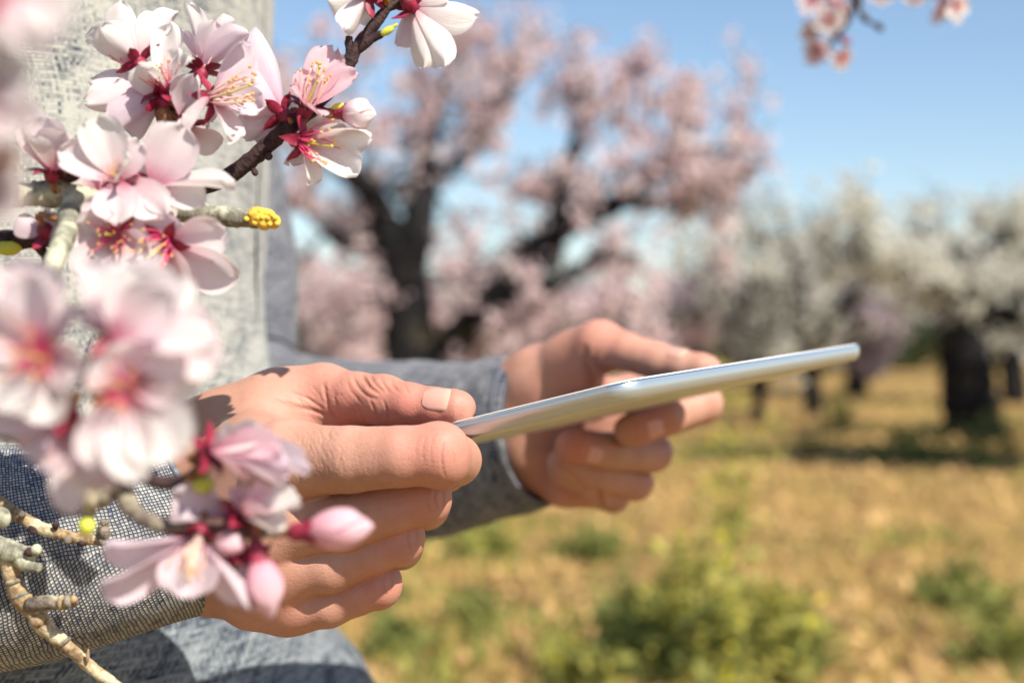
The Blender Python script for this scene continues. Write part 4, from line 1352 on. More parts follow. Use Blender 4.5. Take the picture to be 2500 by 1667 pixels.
CALYX_BUD = [calyx_mesh(8, .12, .95), calyx_mesh(9, .18, .8)]

petal_count = 0
DS = 1.0        # a whole branch may hang nearer or farther: every length of it scales alike
def blossom(branch, c, d, axis, tips, kind="pale", st=0, calyx=0, node=None, stsc=1.0, wr=.78, label=None, lift=.0):
    """tips: rows (px, py, dz towards the viewer in mm, width mm or None, kind or None)"""
    global petal_count
    d = d * DS
    C = P(c[0], c[1], d)
    z = D(*axis)
    q = z.to_track_quat('Z', 'Y').to_matrix().to_4x4()
    me = (CALYX[calyx % 3]) if calyx is not None else CALYX_BUD[0]
    b = link("blossom", me, branch, mat_world=Matrix.Translation(C) @ q @ Matrix.Rotation(rng.uniform(0, 6), 4, 'Z') @ Matrix.Scale(DS, 4))
    if label: b["label"] = label
    for k, tp in enumerate(tips):
        T = P(tp[0], tp[1], d - tp[2] / 1000.0 * DS)
        v = T - C
        L = v.length
        W = (tp[3] / 1000.0 * DS) if len(tp) > 3 and tp[3] else L * wr
        kd = tp[4] if len(tp) > 4 and tp[4] else kind
        zh = z
        if len(tp) > 5: zh = D(*tp[5])
        m = frame_from(v, zh).to_4x4()
        base = C + z * .0002
        s = Matrix.Diagonal((L, W, L * .9, 1))
        fam = PETALS[kd]
        p = link("petal", fam[(petal_count * 5 + k) % len(fam)], b, mat_world=Matrix.Translation(base) @ m @ s)
        petal_count += 1
    if st is not None:
        link("stamens", STAMENS[st % 4], b, mat_world=Matrix.Translation(C - z * .001) @ q @ Matrix.Scale(stsc * DS, 4))
    if node is not None:
        N = P(node[0], node[1], node[2] * DS)
        PEDICELS.append((branch, C - z * .0042, N, z))
    return b

def bud(branch, c, d, axis, L, W, kind="pink", node=None, n=5, open_=0, label=None):
    """a closed or half-open bud: petals wrapped round each other in a red cup"""
    d = d * DS; L = L * DS; W = W * DS
    C = P(c[0], c[1], d); z = D(*axis)
    q = z.to_track_quat('Z', 'Y').to_matrix().to_4x4()
    b = link("flower_bud", CALYX_BUD[n % 2], branch, mat_world=Matrix.Translation(C) @ q @ Matrix.Scale(max(.6, W * 90), 4))
    if label: b["label"] = label
    mt = {"pink": PET_PINK, "pale": PET_PALE, "white": PET_WHITE, "lilac": PET_LILAC}[kind]
    prof = lambda u: .5 * math.sin(math.pi * (.06 + .94 * u) ** 1.12) ** .72 if u < 1 else 0.0
    nu, nv = 16, 16
    V, U = [], []
    for i in range(nu):
        u = i / (nu - 1)
        for jj in range(nv):
            a = 2 * math.pi * jj / nv
            k = .93 + .04 * math.sin(3 * a - 4 * u)
            V.append((math.cos(a) * prof(u) * k * W, math.sin(a) * prof(u) * k * W, u * L)); U.append((.15 + .85 * u, .5))
    F = [[i * nv + q_, i * nv + (q_ + 1) % nv, (i + 1) * nv + (q_ + 1) % nv, (i + 1) * nv + q_] for i in range(nu - 1) for q_ in range(nv)]
    link("petal", mesh_np("petal_core", np.array(V), F, [mt], True, U), b, mat_world=Matrix.Translation(C) @ q)
    for k in range(3):
        a0 = 2.1 * k + rng.uniform(-.3, .3)
        V, U = [], []
        top = .90 + .06 * k
        for i in range(nu):
            u = i / (nu - 1)
            half = 1.25 * (1 - .75 * u ** 3)
            for jj in range(13):
                v = jj / 6 - 1
                a = a0 + v * half + .35 * u
                rr = prof(u * top) * W * (1.02 + .035 * k + .05 * v * v + .10 * abs(v) ** 4 * u + .012 * open_ * u * u)
                V.append((math.cos(a) * rr, math.sin(a) * rr, (u * top - .06 * v * v * u ** 2) * L)); U.append((.06 + .90 * u, v * .5 + .5))
        F = [[i * 13 + q_, i * 13 + q_ + 1, (i + 1) * 13 + q_ + 1, (i + 1) * 13 + q_] for i in range(nu - 1) for q_ in range(12)]
        link("petal", mesh_np("petal_wrap", np.array(V), F, [mt], True, U), b, mat_world=Matrix.Translation(C) @ q)
    if node is not None:
        PEDICELS.append((branch, C - z * .003, P(node[0], node[1], node[2] * DS), z))
    return b

PEDICELS = []
def twig_mesh(paths, mats, name="branch", sides=14, knots=()):
    """paths: list of (rows px,py,d,r mm ; material index); one wood mesh for a whole branch"""
    mb = MB()
    for rows, mi in paths:
        pts = [(*P(a, b, c), r / 1000) for a, b, c, r in rows]
        L = sum((Vector(p[:3]) - Vector(q[:3])).length for p, q in zip(pts[1:], pts[:-1]))
        s = spline(pts, max(10, int(L / .0016)))
        r = s[:, 3].copy()
        nz = np.array([mnoise.noise(Vector(v[:3]) * 160) for v in s])
        nz2 = np.array([mnoise.noise(Vector(v[:3]) * 520 + Vector((3, 1, 7))) for v in s])
        r = r * (1 + .16 * nz + .13 * nz2)
        off = np.array([[mnoise.noise(Vector(v[:3]) * 60 + Vector((k * 9, 0, 0))) for k in range(3)] for v in s]) * .0008
        mb.tube(s[:, :3] + off, r, sides, mi=mi, wob=.045, seed=int(rows[0][0]) + 3000)
    for x, y, d, r, ratio, ax, mi in knots:
        mb.ball(P(x, y, d), r / 1000, D(*ax), ratio, mi=mi, seg=10, rings=8)
    return mb

def branch_thing(label, paths, mats, knots=(), group=None, cat="branch"):
    paths = [([(a, b, c * DS, r * DS) for a, b, c, r in rows], mi) for rows, mi in paths]
    knots = [(x, y, d * DS, r * DS, q, ax, mi) for x, y, d, r, q, ax, mi in knots]
    root = tag(empty("blossom_branch" if "blossom" in label else "bare_twig", P(*paths[0][0][0][:3])), label, cat, group)
    root["_"] = 0; del root["_"]
    BR.append((root, paths, mats, knots))
    return root
BR = []

# A: dark twig rising to the right
DS = .97
A = branch_thing("dark twig with sharp blossom and a pink cup flower rising diagonally into the blue", [
    ([(330, 500, .545, 3.2), (440, 470, .54, 3.2), (548, 437, .535, 3.1), (640, 368, .532, 3.0), (700, 312, .53, 3.0), (762, 262, .53, 2.8), (830, 190, .53, 2.5), (868, 122, .53, 2.5), (905, 75, .53, 2.2), (940, 28, .53, 2.0), (975, -40, .53, 1.9), (1010, -150, .53, 1.8)], 0),
    ([(868, 128, .53, 1.9), (905, 100, .529, 1.8), (935, 84, .528, 1.5)], 0),
    ([(856, 135, .53, 1.8), (852, 105, .53, 1.7), (853, 90, .53, 1.5)], 0),
    ([(935, 20, .53, 2.0), (985, 6, .53, 1.9), (1010, -10, .53, 1.7)], 0),
    ([(762, 262, .53, 1.8), (798, 276, .526, 1.8), (822, 276, .524, 1.6)], 0),
    ([(700, 316, .53, 1.9), (722, 340, .527, 2.4), (738, 346, .525, 2.0)], 0),
    ([(440, 470, .54, 2.2), (425, 380, .532, 2.2), (415, 300, .527, 2.2), (430, 235, .525, 2.1), (470, 190, .525, 1.8), (495, 172, .525, 1.5)], 0),
], [BARK_DARK, M_GREENBUD, M_SCALE], [(945, 76, .527, 1.5, 2.0, (.85, .5, 0), 1), (962, 64, .527, .7, 2.5, (.85, .5, 0), 1), (825, 262, .521, 1.5, 1.9, (.9, .3, .3), 1), (722, 345, .523, 2.6, 1.2, (.7, -.3, .4), 2),
    (735, 335, .522, 1.7, 1.2, (.7, -.3, .4), 2), (408, 290, .518, 4.0, 1.35, (-.3, .75, .4), 2), (432, 238, .516, 3.8, 1.4, (-.3, .75, .4), 2), (806, 278, .522, 1.9, 1.1, (1, 0, 0), 2), (622, 420, .530, 1.3, 1.3, (.4, -.8, .3), 0), (656, 382, .529, 1.6, .9, (.3, -.9, .3), 0), (494, 178, .522, 1.9, 1.2, (0, 1, .2), 2)])
# sharp upper flowers
blossom(A, (340, 155), .520, (-.55, .55, -.35), [(303, 0, 4, 12, "white"), (206, 92, -4, 17, "white"), (398, 36, -6, 11, "white"), (440, 34, -10, 10), (250, 60, 10, 12, "white")], "pale", 0, 0, (415, 300, .527))
blossom(A, (395, 248), .517, (-.75, .25, -.45), [(204, 248, 2, 14), (220, 196, -4, 15), (268, 315, 4, 15, "lilac"), (352, 150, 6, 13, "white"), (330, 340, -6, 15, "lilac")], "pale", None, 2, (415, 300, .527), label="blossom seen from behind with a spreading red calyx")
blossom(A, (405, 218), .515, (-.2, .7, .6), [(345, 158, 10, 15, "white"), (440, 120, 2, 10), (420, 60, -6, 13, "white"), (470, 140, 8, 9, "white")], "white", 1, 0, (430, 235, .525), .9)
blossom(A, (492, 172), .520, (.1, .85, -.3), [(463, 8, 2, 9, "white"), (518, 50, 3, 12), (600, 72, -2, 16, "lilac"), (560, 40, -10, 14), (440, 80, 0, 10, "lilac")], "pale", 2, 1, (495, 172, .525), .8)
blossom(A, (517, 238), .512, (.85, .15, .4), [(600, 108, -6, 17, "lilac"), (560, 352, 4, 13, "pale"), (640, 268, -6, 13, "lilac"), (500, 300, -10, 13, "lilac"), (452, 318, 14, 10, "pale", (-.7, .3, .6))], "lilac", 2, 2, (430, 235, .525), 1.35)
blossom(A, (452, 306), .512, (.3, -.9, .3), [(478, 178, 6, 16, "pale", (-.5, .1, .85)), (545, 345, -6, 15, "pale"), (380, 360, -6, 14, "lilac")], "pale", None, 1, (425, 360, .532))
blossom(A, (692, 280), .530, (-.55, .45, -.55), [(560, 128, 4, 17, "lilac"), (640, 62, -4, 19, "lilac"), (596, 345, -2, 15, "lilac"), (660, 372, -8, 14, "lilac"), (600, 250, 8, 14, "lilac")], "lilac", None, 1, (705, 308, .53), label="pale lilac blossom seen from behind in shade")
# pink cup
blossom(A, (748, 262), .522, (.35, .85, .3), [(822, 116, -4, 15, "pink", (-.2, -.3, 1)), (872, 176, 2, 14, "pink", (-.6, .2, .8)), (742, 168, 4, 12, "pink", (.6, .2, .8)), (786, 280, 11, 8, "pink", (.2, 1, -.2)), (712, 208, 10, 8, "pink", (.9, .3, .2))], "pink", 2, 1, (758, 268, .53), 1.25, label="pink half-open cup-shaped blossom")
bud(A, (832, 275), .522, (.95, -.08, .28), .0140, .0100, "pale", (798, 276, .526), 5, 12, label="pale pink closed bud with red sepals and a green tip")
blossom(A, (738, 344), .520, (.85, -.25, .5), [(908, 330, 0, 12.5, "white"), (872, 432, 0, 14, "white"), (845, 322, -7, 12, "white"), (752, 452, 2, 9, "white"), (702, 398, -6, 14, "lilac")], "white", 3, 2, (722, 340, .527), 1.25, label="white blossom facing right with magenta filaments")
# top blossoms, cut off by the frame
blossom(A, (1002, 12), .528, (.45, -.35, -.6), [(1026, 166, 4, 12, "white"), (1078, 164, 6, 13, "white"), (1168, 36, 2, 15, "white"), (962, 108, -6, 13, "lilac"), (1100, -60, 0, 14, "white")], "white", None, 2, (985, 6, .53), label="white blossom hanging from the twig's top end")
blossom(A, (905, -12), .525, (-.55, -.2, -.6), [(838, 72, 6, 10, "white"), (800, 0, 0, 13, "white"), (915, 60, -8, 11), (880, -120, 0, 14, "white")], "white", None, 0, (945, 15, .53))

# B: lichened horizontal branch with a yellow broken end
DS = .925
B = branch_thing("grey lichened horizontal branch with crowded white blossoms and a bright yellow broken end", [
    ([(-330, 500, .50, 5.6), (-120, 480, .505, 5.2), (0, 478, .51, 4.9), (110, 474, .515, 4.7), (190, 476, .52, 4.5), (330, 502, .53, 4.2), (480, 520, .535, 3.8), (560, 528, .535, 3.7), (628, 533, .535, 3.7)], 0),
    ([(180, 480, .512, 3.9), (168, 540, .500, 3.8), (140, 615, .482, 3.5), (118, 690, .468, 3.2)], 0),
    ([(372, 508, .53, 1.6), (395, 470, .524, 2.0), (425, 442, .52, 1.8)], 0),
], [BARK_LICHEN, M_YELLOWCUT, M_SCALE, BARK_DARK], [(650, 534, .532, 4.0, .95, (1, -.05, .2), 1), (628, 528, .531, 3.7, 1.1, (.9, .2, .3), 1), (668, 541, .531, 2.9, .9, (1, -.1, .2), 1), (645, 545, .530, 2.8, 1.0, (.9, -.4, .3), 1), *[(x_, y_, .5275 + .002 * k_, 1.0 + .5 * k_, .8, (.3, .6, .7), 1) for x_, y_, k_ in ((612, 522, .2), (622, 543, .8), (634, 516, .5), (641, 531, .1), (650, 518, .9), (658, 546, .3), (664, 524, .6), (672, 532, .2), (654, 533, 0), (628, 530, .4), (676, 544, .7), (602, 534, .1))], (166, 415, .512, 5.2, .9, (.3, 1, .1), 3), (425, 440, .516, 1.8, 1.2, (.5, .6, .4), 0), (215, 505, .512, 2.2, 1.0, (.8, .2, .5), 0)])
blossom(B, (125, 418), .508, (-.05, .95, .35), [(106, 286, 3, 17, "pale", (0, -.3, 1)), (165, 318, 7, 15, "pale", (-.3, -.2, .9)), (18, 262, 0, 10, "white"), (66, 340, 9, 13, "white"), (180, 350, -6, 14)], "pale", None, 1, (150, 470, .515), label="blossom standing upright with its red calyx showing below")
blossom(B, (292, 440), .500, (-.1, .45, .9), [(240, 280, 4, 17, "white"), (146, 360, 5, 15, "pale"), (345, 345, 2, 16, "pale"), (278, 545, 12, 17, "pale", (0, .3, .9)), (400, 530, 6, 16, "pale"), (310, 390, 13, 12, "white")], "white", 2, 0, (300, 500, .53), .7, label="big white blossom with overlapping petals facing the light")
blossom(B, (376, 458), .504, (.25, .35, .85), [(455, 308, 3, 20.5, "pale", (0, -.2, 1)), (572, 446, 6, 11, "white", (.1, .9, .5)), (500, 500, 3, 13, "white"), (300, 400, -4, 14), (395, 525, 8, 11, "pale")], "pale", None, 1, (395, 470, .524))
blossom(B, (283, 572), .498, (-.05, -.1, 1), [(215, 702, 4, 20, "pale"), (372, 640, 6, 15, "pale"), (180, 560, 0, 15, "pale"), (360, 500, -2, 17, "lilac"), (250, 470, 0, 17, "pale")], "pale", 1, 0, (290, 510, .528), 1.0, label="blossom facing the viewer with a deep magenta heart")
blossom(B, (405, 590), .498, (-.25, -.45, .8), [(590, 668, -4, 17, "pale"), (552, 556, -3, 16, "pale"), (470, 730, 4, 17, "pale"), (395, 520, 2, 15, "lilac"), (335, 640, 8, 12, "white")], "pale", 3, 1, (400, 515, .532), 1.25, label="blossom with long hanging stamens facing down")
blossom(B, (112, 568), .512, (.0, -.5, -.6), [(42, 528, 3, 11, "lilac"), (128, 512, 2, 12, "lilac"), (150, 545, 5, 9, "lilac")], "lilac", None, 0, (160, 540, .50))
blossom(B, (335, 525), .520, (.2, -.3, .8), [(250, 560, 0, 15, "pale"), (420, 570, 0, 16, "pale"), (350, 620, 2, 15, "pale"), (300, 450, 0, 15, "white"), (430, 480, -2, 15, "white")], "pale", None, 0, (330, 502, .53))
blossom(B, (240, 470), .522, (-.4, .4, .7), [(190, 380, 0, 15, "pale"), (150, 450, 0, 14, "white"), (300, 390, 0, 16, "pale"), (200, 540, 0, 14, "pale"), (310, 500, 0, 15, "white")], "pale", None, 1, (230, 486, .523))
TW2 = branch_thing("short dark mossy twig behind the pale branching stem at the left edge", [([(-260, 600, .53, 4.2), (-60, 590, .53, 4.0), (60, 588, .53, 3.6), (130, 582, .53, 3.0), (160, 572, .528, 2.2)], 0), ([(80, 588, .53, 2.2), (112, 625, .53, 1.9), (118, 650, .53, 1.5)], 0)], [BARK_DARK, M_GREENBUD], [(20, 604, .528, 3.2, 1.6, (1, 0, 0), 1)], None, "twig")

# C: the nearer blossoms in the middle of the left side
DS = .75
C_ = branch_thing("branch in the near left foreground with large blurred pink and white blossoms with magenta hearts", [
    ([(-420, 960, .43, 4.6), (-150, 930, .43, 4.2), (60, 915, .437, 3.6), (200, 908, .44, 3.2), (262, 860, .44, 2.4), (275, 838, .44, 2.0)], 0),
    ([(200, 908, .44, 2.8), (260, 960, .442, 2.2), (300, 972, .44, 1.8)], 0),
    ([(100, 912, .438, 2.4), (140, 990, .438, 2.0), (170, 1030, .436, 1.6)], 0)], [BARK_DARK, M_SCALE], [(205, 905, .434, 3.2, 1.2, (.4, .8, .2), 0), (246, 842, .434, 2.2, 1.2, (.3, .8, .2), 1)])
blossom(C_, (110, 872), .425, (-.3, .05, .9), [(70, 662, 2, 19, "pale"), (-70, 770, 4, 18, "pale"), (10, 1010, 4, 18, "white"), (155, 1030, 8, 17, "white"), (215, 900, 8, 13, "pale"), (170, 730, -4, 13, "pale")], "pale", 1, 0, (100, 912, .438), 1.2, label="blurred blossom at the left edge with a wide magenta heart")
blossom(C_, (305, 948), .418, (.0, .1, 1), [(462, 1100, 4, 22, "white"), (345, 1182, 9, 15, "white"), (240, 1150, 6, 15, "pale"), (228, 880, 2, 14, "pale"), (425, 900, 0, 18, "pale"), (330, 830, 0, 15, "pale")], "white", 3, 1, (300, 972, .44), 1.2, label="blurred white blossom facing the viewer beside the bare wrist")
blossom(C_, (280, 835), .420, (.55, .5, .45), [(190, 640, 2, 17, "pale"), (300, 640, -2, 19, "white"), (420, 700, 4, 17, "pale"), (535, 840, -4, 19, "pale"), (450, 930, -6, 18, "pale"), (175, 760, -8, 13, "pale")], "pale", None, 2, (262, 860, .44), label="blurred pale blossom with its magenta base turned to the left")
blossom(C_, (370, 720), .440, (.5, .5, .6), [(420, 660, 0, 14, "white"), (480, 740, 0, 15, "white"), (310, 640, 0, 15, "pale"), (250, 700, 0, 13, "pale")], "white", None, 1, (270, 840, .44))
blossom(C_, (170, 1020), .432, (-.4, -.75, -.35), [(40, 1080, 2, 19, "lilac"), (110, 1150, 6, 16, "lilac"), (-40, 1010, 0, 18, "lilac"), (175, 1255, 8, 11, "pale"), (262, 1170, 4, 11, "lilac")], "lilac", 1, 1, (140, 990, .438), 1.1, label="mauve blossom hanging face down in shade")

blossom(C_, (70, 760), .445, (.2, .3, .9), [(0, 650, 0, 16, "pale"), (120, 640, 0, 17, "pale"), (150, 800, 3, 15, "white"), (20, 850, 4, 15, "pale"), (-60, 740, 0, 15, "pale")], "pale", None, 0, (60, 915, .437))
blossom(C_, (420, 850), .450, (.4, .2, .8), [(520, 770, 0, 17, "pale"), (530, 900, 2, 17, "pale"), (430, 980, 3, 15, "white"), (340, 800, 0, 14, "pale"), (430, 740, -2, 15, "white")], "pale", None, 1, (262, 870, .44))
blossom(C_, (250, 1090), .440, (.1, -.5, .7), [(200, 1190, 2, 14, "pale"), (300, 1180, 4, 14, "lilac"), (330, 1090, 0, 13, "pale"), (190, 1040, 0, 13, "pale")], "pale", None, 2, (200, 908, .44))
# L: lower branch over the hand
DS = .85
L_ = branch_thing("low grey branch with blurred pink blossoms and buds hanging in front of the hand", [
    ([(-420, 1010, .41, 4.6), (-120, 1030, .42, 4.4), (60, 1060, .436, 4.2), (150, 1120, .452, 4.1), (200, 1200, .463, 4.0), (240, 1214, .466, 3.9), (295, 1170, .466, 3.8), (322, 1148, .464, 3.4)], 0),
    ([(300, 1175, .466, 3.2), (315, 1230, .465, 3.0), (365, 1268, .465, 2.7), (440, 1290, .466, 2.4), (540, 1298, .468, 2.2), (640, 1296, .47, 2.0), (720, 1300, .47, 1.7)], 0),
    ([(330, 1160, .466, 2.0), (400, 1178, .468, 2.2), (455, 1170, .468, 2.2), (490, 1140, .466, 1.9), (508, 1100, .465, 1.5)], 1),
    ([(540, 1298, .468, 1.4), (580, 1270, .466, 1.4), (600, 1262, .465, 1.3)], 1),
    ([(225, 1230, .468, 2.2), (215, 1262, .47, 2.4), (212, 1290, .47, 2.2)], 0),
], [BARK_GREY, BARK_DARK, M_GREENBUD, M_SCALE], [(320, 1142, .462, 5.0, .95, (.2, .9, .3), 0), (496, 1182, .460, 3.0, 1.3, (.9, .1, .3), 2), (470, 1165, .461, 2.6, 1.1, (.6, .5, .3), 3), (492, 1142, .458, 2.6, 1.1, (.5, .8, .3), 3), (212, 1284, .467, 2.9, 1.1, (0, -1, .2), 2), (742, 1300, .464, 2.2, 1.2, (1, 0, 0), 3)])
blossom(L_, (508, 1100), .455, (.75, .30, .45), [(690, 1105, 2, 13, "pink"), (640, 1040, -3, 9, "white"), (552, 1030, 4, 8, "white"), (700, 1175, 4, 14, "lilac"), (758, 1150, -4, 10, "lilac"), (610, 1170, 8, 12, "pink")], "pink", None, 1, (495, 1135, .466), label="pink blossom seen from the side in front of the wrist")
blossom(L_, (590, 1262), .456, (.55, .5, .35), [(625, 1170, 4, 12, "pink"), (735, 1225, 2, 13, "white"), (690, 1298, 5, 13, "white"), (560, 1190, 0, 10, "pink"), (650, 1250, 8, 12, "pink")], "pink", None, 1, (600, 1262, .465), label="cup-shaped pink and white blossom")
blossom(L_, (560, 1258), .462, (-.75, .3, .3), [(424, 1200, 2, 12, "lilac"), (415, 1262, 4, 13, "lilac"), (500, 1185, 0, 12, "pale")], "lilac", None, 0, (545, 1290, .468))
bud(L_, (738, 1297), .456, (.98, .10, .12), .0235, .0122, "pink", (720, 1300, .47), 5, 4, label="large pink and white bud pointing right across the fingers")
blossom(L_, (484, 1308), .455, (-.12, -.75, .6), [(256, 1322, 0, 12, "lilac"), (244, 1425, 3, 13, "lilac"), (455, 1462, 7, 21, "lilac"), (625, 1468, 0, 13, "lilac"), (560, 1400, -5, 14, "lilac")], "lilac", 2, 1, (470, 1292, .466), 1.1, label="lilac blossom hanging open below the branch")
bud(L_, (628, 1345), .455, (.22, -.97, .1), .0220, .0105, "pink", (640, 1296, .47), 4, 8, label="pink bud hanging down with a dark red base")
blossom(L_, (612, 1365), .458, (-.2, -.8, -.3), [(650, 1490, 0, 12, "lilac"), (560, 1430, 2, 10, "lilac")], "lilac", None, 2, (625, 1300, .47))
bud(L_, (566, 1350), .457, (.02, .9, .42), .0085, .0092, "pink", (560, 1298, .468), 4, 0, label="small round pink bud")

# bare twigs, in focus
DS = 1.0
T1 = branch_thing("bare tan twig with a fuzzy hooked tip lying across the jacket sleeve", [
    ([(-220, 1130, .512, 3.6), (-70, 1192, .512, 3.3), (0, 1226, .512, 2.6), (40, 1254, .512, 2.3), (100, 1286, .512, 2.2), (170, 1306, .512, 2.1), (225, 1315, .512, 2.0), (250, 1316, .512, 2.2)], 0),
    ([(246, 1318, .512, 1.9), (252, 1296, .511, 2.2), (256, 1275, .5105, 1.7)], 1)], [BARK_TAN, BARK_GREY, BARK_DARK],
    [(255, 1300, .5085, 2.3, 1.1, (0, 1, .2), 1), (136, 1281, .5095, 1.3, 1.3, (.2, .9, .3), 2), (80, 1292, .5105, 1.6, 1.2, (.6, -.7, .2), 2), (165, 1318, .5095, 1.5, 1.0, (.4, -.8, .3), 1), (200, 1324, .5105, 1.3, 1.4, (1, -.1, 0), 2), (54, 1256, .5085, 1.3, .9, (.3, .8, .4), 1), (250, 1322, .5085, 1.7, .8, (1, 0, .2), 1)], None, "twig")
T2 = branch_thing("knobbly pale twig with spurs running down to the bottom edge over the jacket hem", [
    ([(-260, 1260, .506, 5.0), (-90, 1296, .506, 4.7), (0, 1335, .506, 4.4), (50, 1350, .506, 3.6), (85, 1350, .506, 2.6)], 0),
    ([(15, 1352, .507, 3.0), (28, 1400, .507, 3.3), (48, 1455, .508, 3.4), (80, 1490, .509, 3.3), (108, 1528, .51, 3.1), (150, 1565, .511, 2.5), (200, 1612, .512, 2.3), (250, 1650, .513, 2.2), (310, 1690, .514, 2.2), (420, 1770, .516, 2.1)], 1),
    ([(70, 1478, .507, 2.8), (115, 1472, .505, 2.7), (148, 1470, .504, 2.5), (170, 1466, .503, 2.3), (186, 1472, .503, 1.1)], 2),
    ([(40, 1352, .506, 2.6), (68, 1378, .504, 2.4), (100, 1386, .503, 1.6)], 0)], [BARK_LICHEN, BARK_TAN, BARK_GREY, BARK_DARK],
    [(88, 1342, .503, 2.0, 1.2, (.4, .8, .3), 0), (72, 1346, .503, 1.8, 1.0, (.4, .8, .3), 3), (96, 1512, .509, 3.9, .8, (.5, -.7, .2), 1), (150, 1470, .503, 2.9, .5, (1, 0, 0), 1), (166, 1466, .501, 2.8, .5, (1, .1, 0), 2), (180, 1462, .501, 1.6, .9, (.8, .5, 0), 1), (158, 1568, .511, 2.9, .45, (.7, -.7, 0), 2), (6, 1262, .506, 3.0, 1.3, (.2, -.9, .2), 0),
     (34, 1420, .507, 3.5, .4, (.3, -.9, .2), 2), (48, 1455, .508, 3.7, .4, (.4, -.9, .2), 0), (214, 1600, .509, .7, 4, (.1, 1, .1), 1)], None, "twig")

# N: blossoms very close to the lens, top left
DS = .87
N_ = branch_thing("very blurred pale blossoms close to the lens in the top left corner", [([(-420, 160, .27, 2.4), (-200, 150, .27, 2.0), (-20, 120, .27, 1.6), (60, 60, .27, 1.2)], 0), ([(-150, 150, .27, 1.6), (-60, 260, .27, 1.4), (-10, 300, .27, 1.2)], 0)], [BARK_GREY], ())
blossom(N_, (40, -30), .265, (.2, .2, .9), [(170, 60, 2, 12, "white"), (90, 130, 3, 11, "pale"), (-60, 90, 2, 12, "white"), (60, -190, 0, 13, "white"), (-90, -110, 0, 12, "white")], "white", None, 0, (30, 80, .27))
blossom(N_, (-35, 240), .268, (-.1, .2, .9), [(85, 180, 2, 12, "white"), (80, 320, 3, 12, "pale"), (-120, 380, 2, 12, "white"), (-60, 90, 0, 12, "white"), (-200, 230, 0, 12, "white")], "white", None, 0, (-60, 260, .27))
blossom(N_, (-35, 430), .29, (-.1, .2, .9), [(62, 390, 2, 11, "white"), (45, 530, 3, 11, "pale"), (-120, 560, 2, 12, "white"), (-60, 300, 0, 12, "white")], "white", None, 0, (-10, 300, .27))

# R: hanging branch, top right, farther off
DS = 1.0
R_ = branch_thing("small blossom branch hanging into the sky from the top edge right of centre", [
    ([(2230, -420, 1.32, 5), (2130, -180, 1.32, 4.2), (2095, -60, 1.32, 3.6), (2082, 20, 1.32, 3.2), (2062, 62, 1.32, 2.8), (2040, 92, 1.32, 2.4), (2010, 128, 1.32, 1.8)], 0),
    ([(2095, -40, 1.32, 2.2), (2098, 20, 1.32, 2.0), (2110, 46, 1.32, 1.6), (2146, 66, 1.32, 1.2)], 0),
    ([(2130, -180, 1.32, 3), (2250, -110, 1.32, 2.6), (2300, -20, 1.32, 2.2), (2296, 10, 1.32, 1.8)], 0),
    ([(2062, 62, 1.32, 1.6), (2050, 90, 1.32, 1.5), (2070, 100, 1.32, 1.2)], 0)], [BARK_DARK, M_SEPAL], [(2112, 44, 1.318, 3.6, 1.5, (.4, -.8, 0), 0), (2146, 66, 1.318, 3.4, 1.5, (.6, -.6, 0), 0), (2064, 100, 1.316, 3.8, 1.3, (.7, -.5, .3), 1), (2030, 6, 1.315, 4, 1.2, (1, 0, 0), 1), (2098, 8, 1.318, 3.2, 1.6, (0, 1, 0), 0)])
def small_blossom(branch, c, d, axis, r_mm, kind, node, spin=0.0, n=5, el=.25):
    z = D(*axis)
    x = z.orthogonal().normalized(); y = z.cross(x)
    C = P(c[0], c[1], d)
    tips = []
    for k in range(n):
        a = spin + 2 * math.pi * k / n + rng.uniform(-.15, .15)
        t = C + (x * math.cos(a) + y * math.sin(a)) * r_mm / 1000 * rng.uniform(.88, 1.1) + z * r_mm / 1000 * el
        q = (t.x / t.y * FPX + CX, CY - (t.z - CAMH) / t.y * FPX)
        tips.append((q[0], q[1], (d - t.y) * 1000, r_mm * .82, kind))
    return blossom(branch, c, d, axis, tips, kind, rng.randrange(4), rng.randrange(3), node)
small_blossom(R_, (1985, 0), 1.30, (-.4, .2, .8), 17, "pale", (2040, 30, 1.32), .3)
small_blossom(R_, (2022, 48), 1.29, (-.1, -.2, .9), 15, "white", (2062, 62, 1.32), .9)
small_blossom(R_, (2045, 18), 1.33, (.6, .3, .5), 16, "pale", (2075, 30, 1.32), 1.9)
small_blossom(R_, (1985, 78), 1.30, (-.8, -.1, .5), 13, "white", (2040, 92, 1.32), .1)
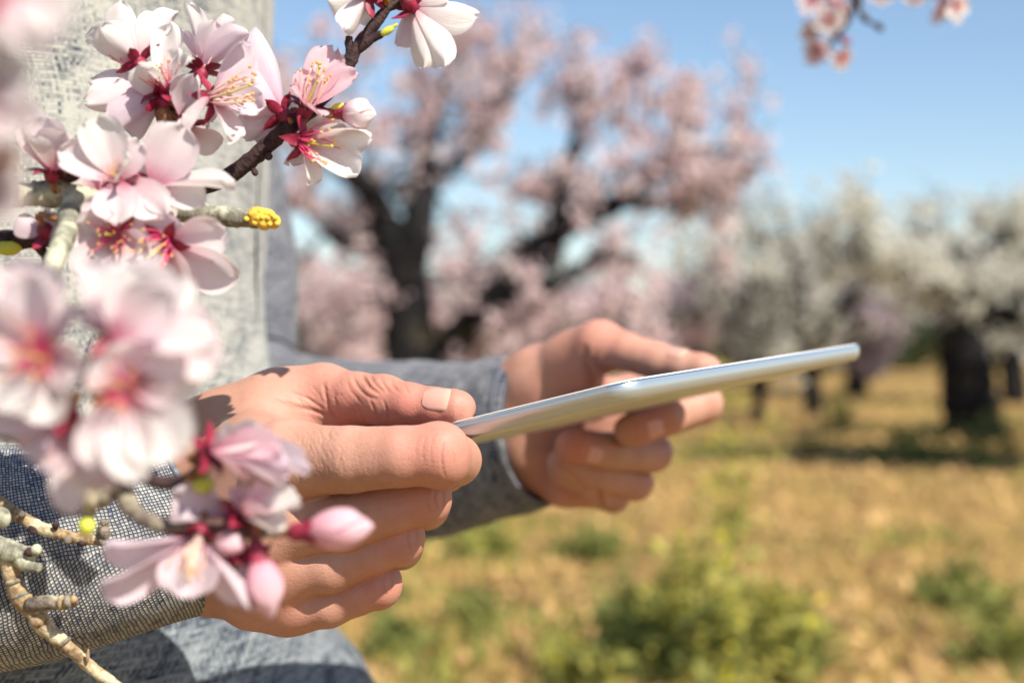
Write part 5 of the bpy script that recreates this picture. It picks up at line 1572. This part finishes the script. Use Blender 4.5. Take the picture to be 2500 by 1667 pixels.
small_blossom(R_, (1998, 118), 1.31, (-.4, -.3, .5), 15, "pale", (2020, 115, 1.32), .6)
small_blossom(R_, (2000, 128), 1.32, (.2, -.8, -.2), 17, "lilac", (2010, 128, 1.32), .2)
small_blossom(R_, (2050, 138), 1.31, (.5, -.5, .6), 14, "white", (2010, 128, 1.32), 1.4)
small_blossom(R_, (2300, 8), 1.30, (.3, -.6, .3), 19, "lilac", (2296, 10, 1.32), .4)
small_blossom(R_, (2330, 14), 1.29, (.5, -.2, .8), 16, "white", (2298, 0, 1.32), 1.0)
small_blossom(R_, (2230, -14), 1.33, (.0, -.3, .8), 13, "white", (2280, -60, 1.32), .5)
small_blossom(R_, (2152, -18), 1.33, (.0, -.3, .8), 13, "white", (2200, -140, 1.32), .8)

# wood of every branch, with the flower stalks
for root, paths, mats, knots in BR:
    mb = twig_mesh(paths, mats, knots=knots)
    stalk_i = None
    for br, a, n_, z in PEDICELS:
        if br is not root: continue
        if stalk_i is None: stalk_i = len(mats)
        mid = a - z * min(.006, (a - n_).length * .35)
        mb.tube(spline([tuple(n_), tuple((n_ + mid) / 2), tuple(mid), tuple(a + z * .001)], 9), np.linspace(.0013, .0009, 9), 7, mi=stalk_i)
    mats2 = list(mats) + ([M_SCALE] if stalk_i is not None else [])
    link("twig", mb.mesh("twig", mats2), root)
# fuzz on the hooked tip
fz = MB()
for k in range(90):
    a = P(rng.uniform(244, 266), rng.uniform(1270, 1306), .5090 + rng.uniform(-.001, .003))
    d_ = D(rng.uniform(-.6, .9), rng.uniform(.1, 1), rng.uniform(-.3, .8))
    fz.tube([a, a + d_ * .0011, a + d_ * .002 + Vector((0, 0, -.0002))], [.00010, .00008, .00004], 3)
link("fuzz", fz.mesh("fuzz", [M_FILAMENT_PALE.copy()]), T1)["kind"] = "stuff"
bpy.data.objects["fuzz"].data.materials[0].node_tree.nodes["Principled BSDF"].inputs["Base Color"].default_value = (.45, .40, .28, 1)
print("objects", len(bpy.data.objects), "script", round(time.time() - t0, 1), "s")
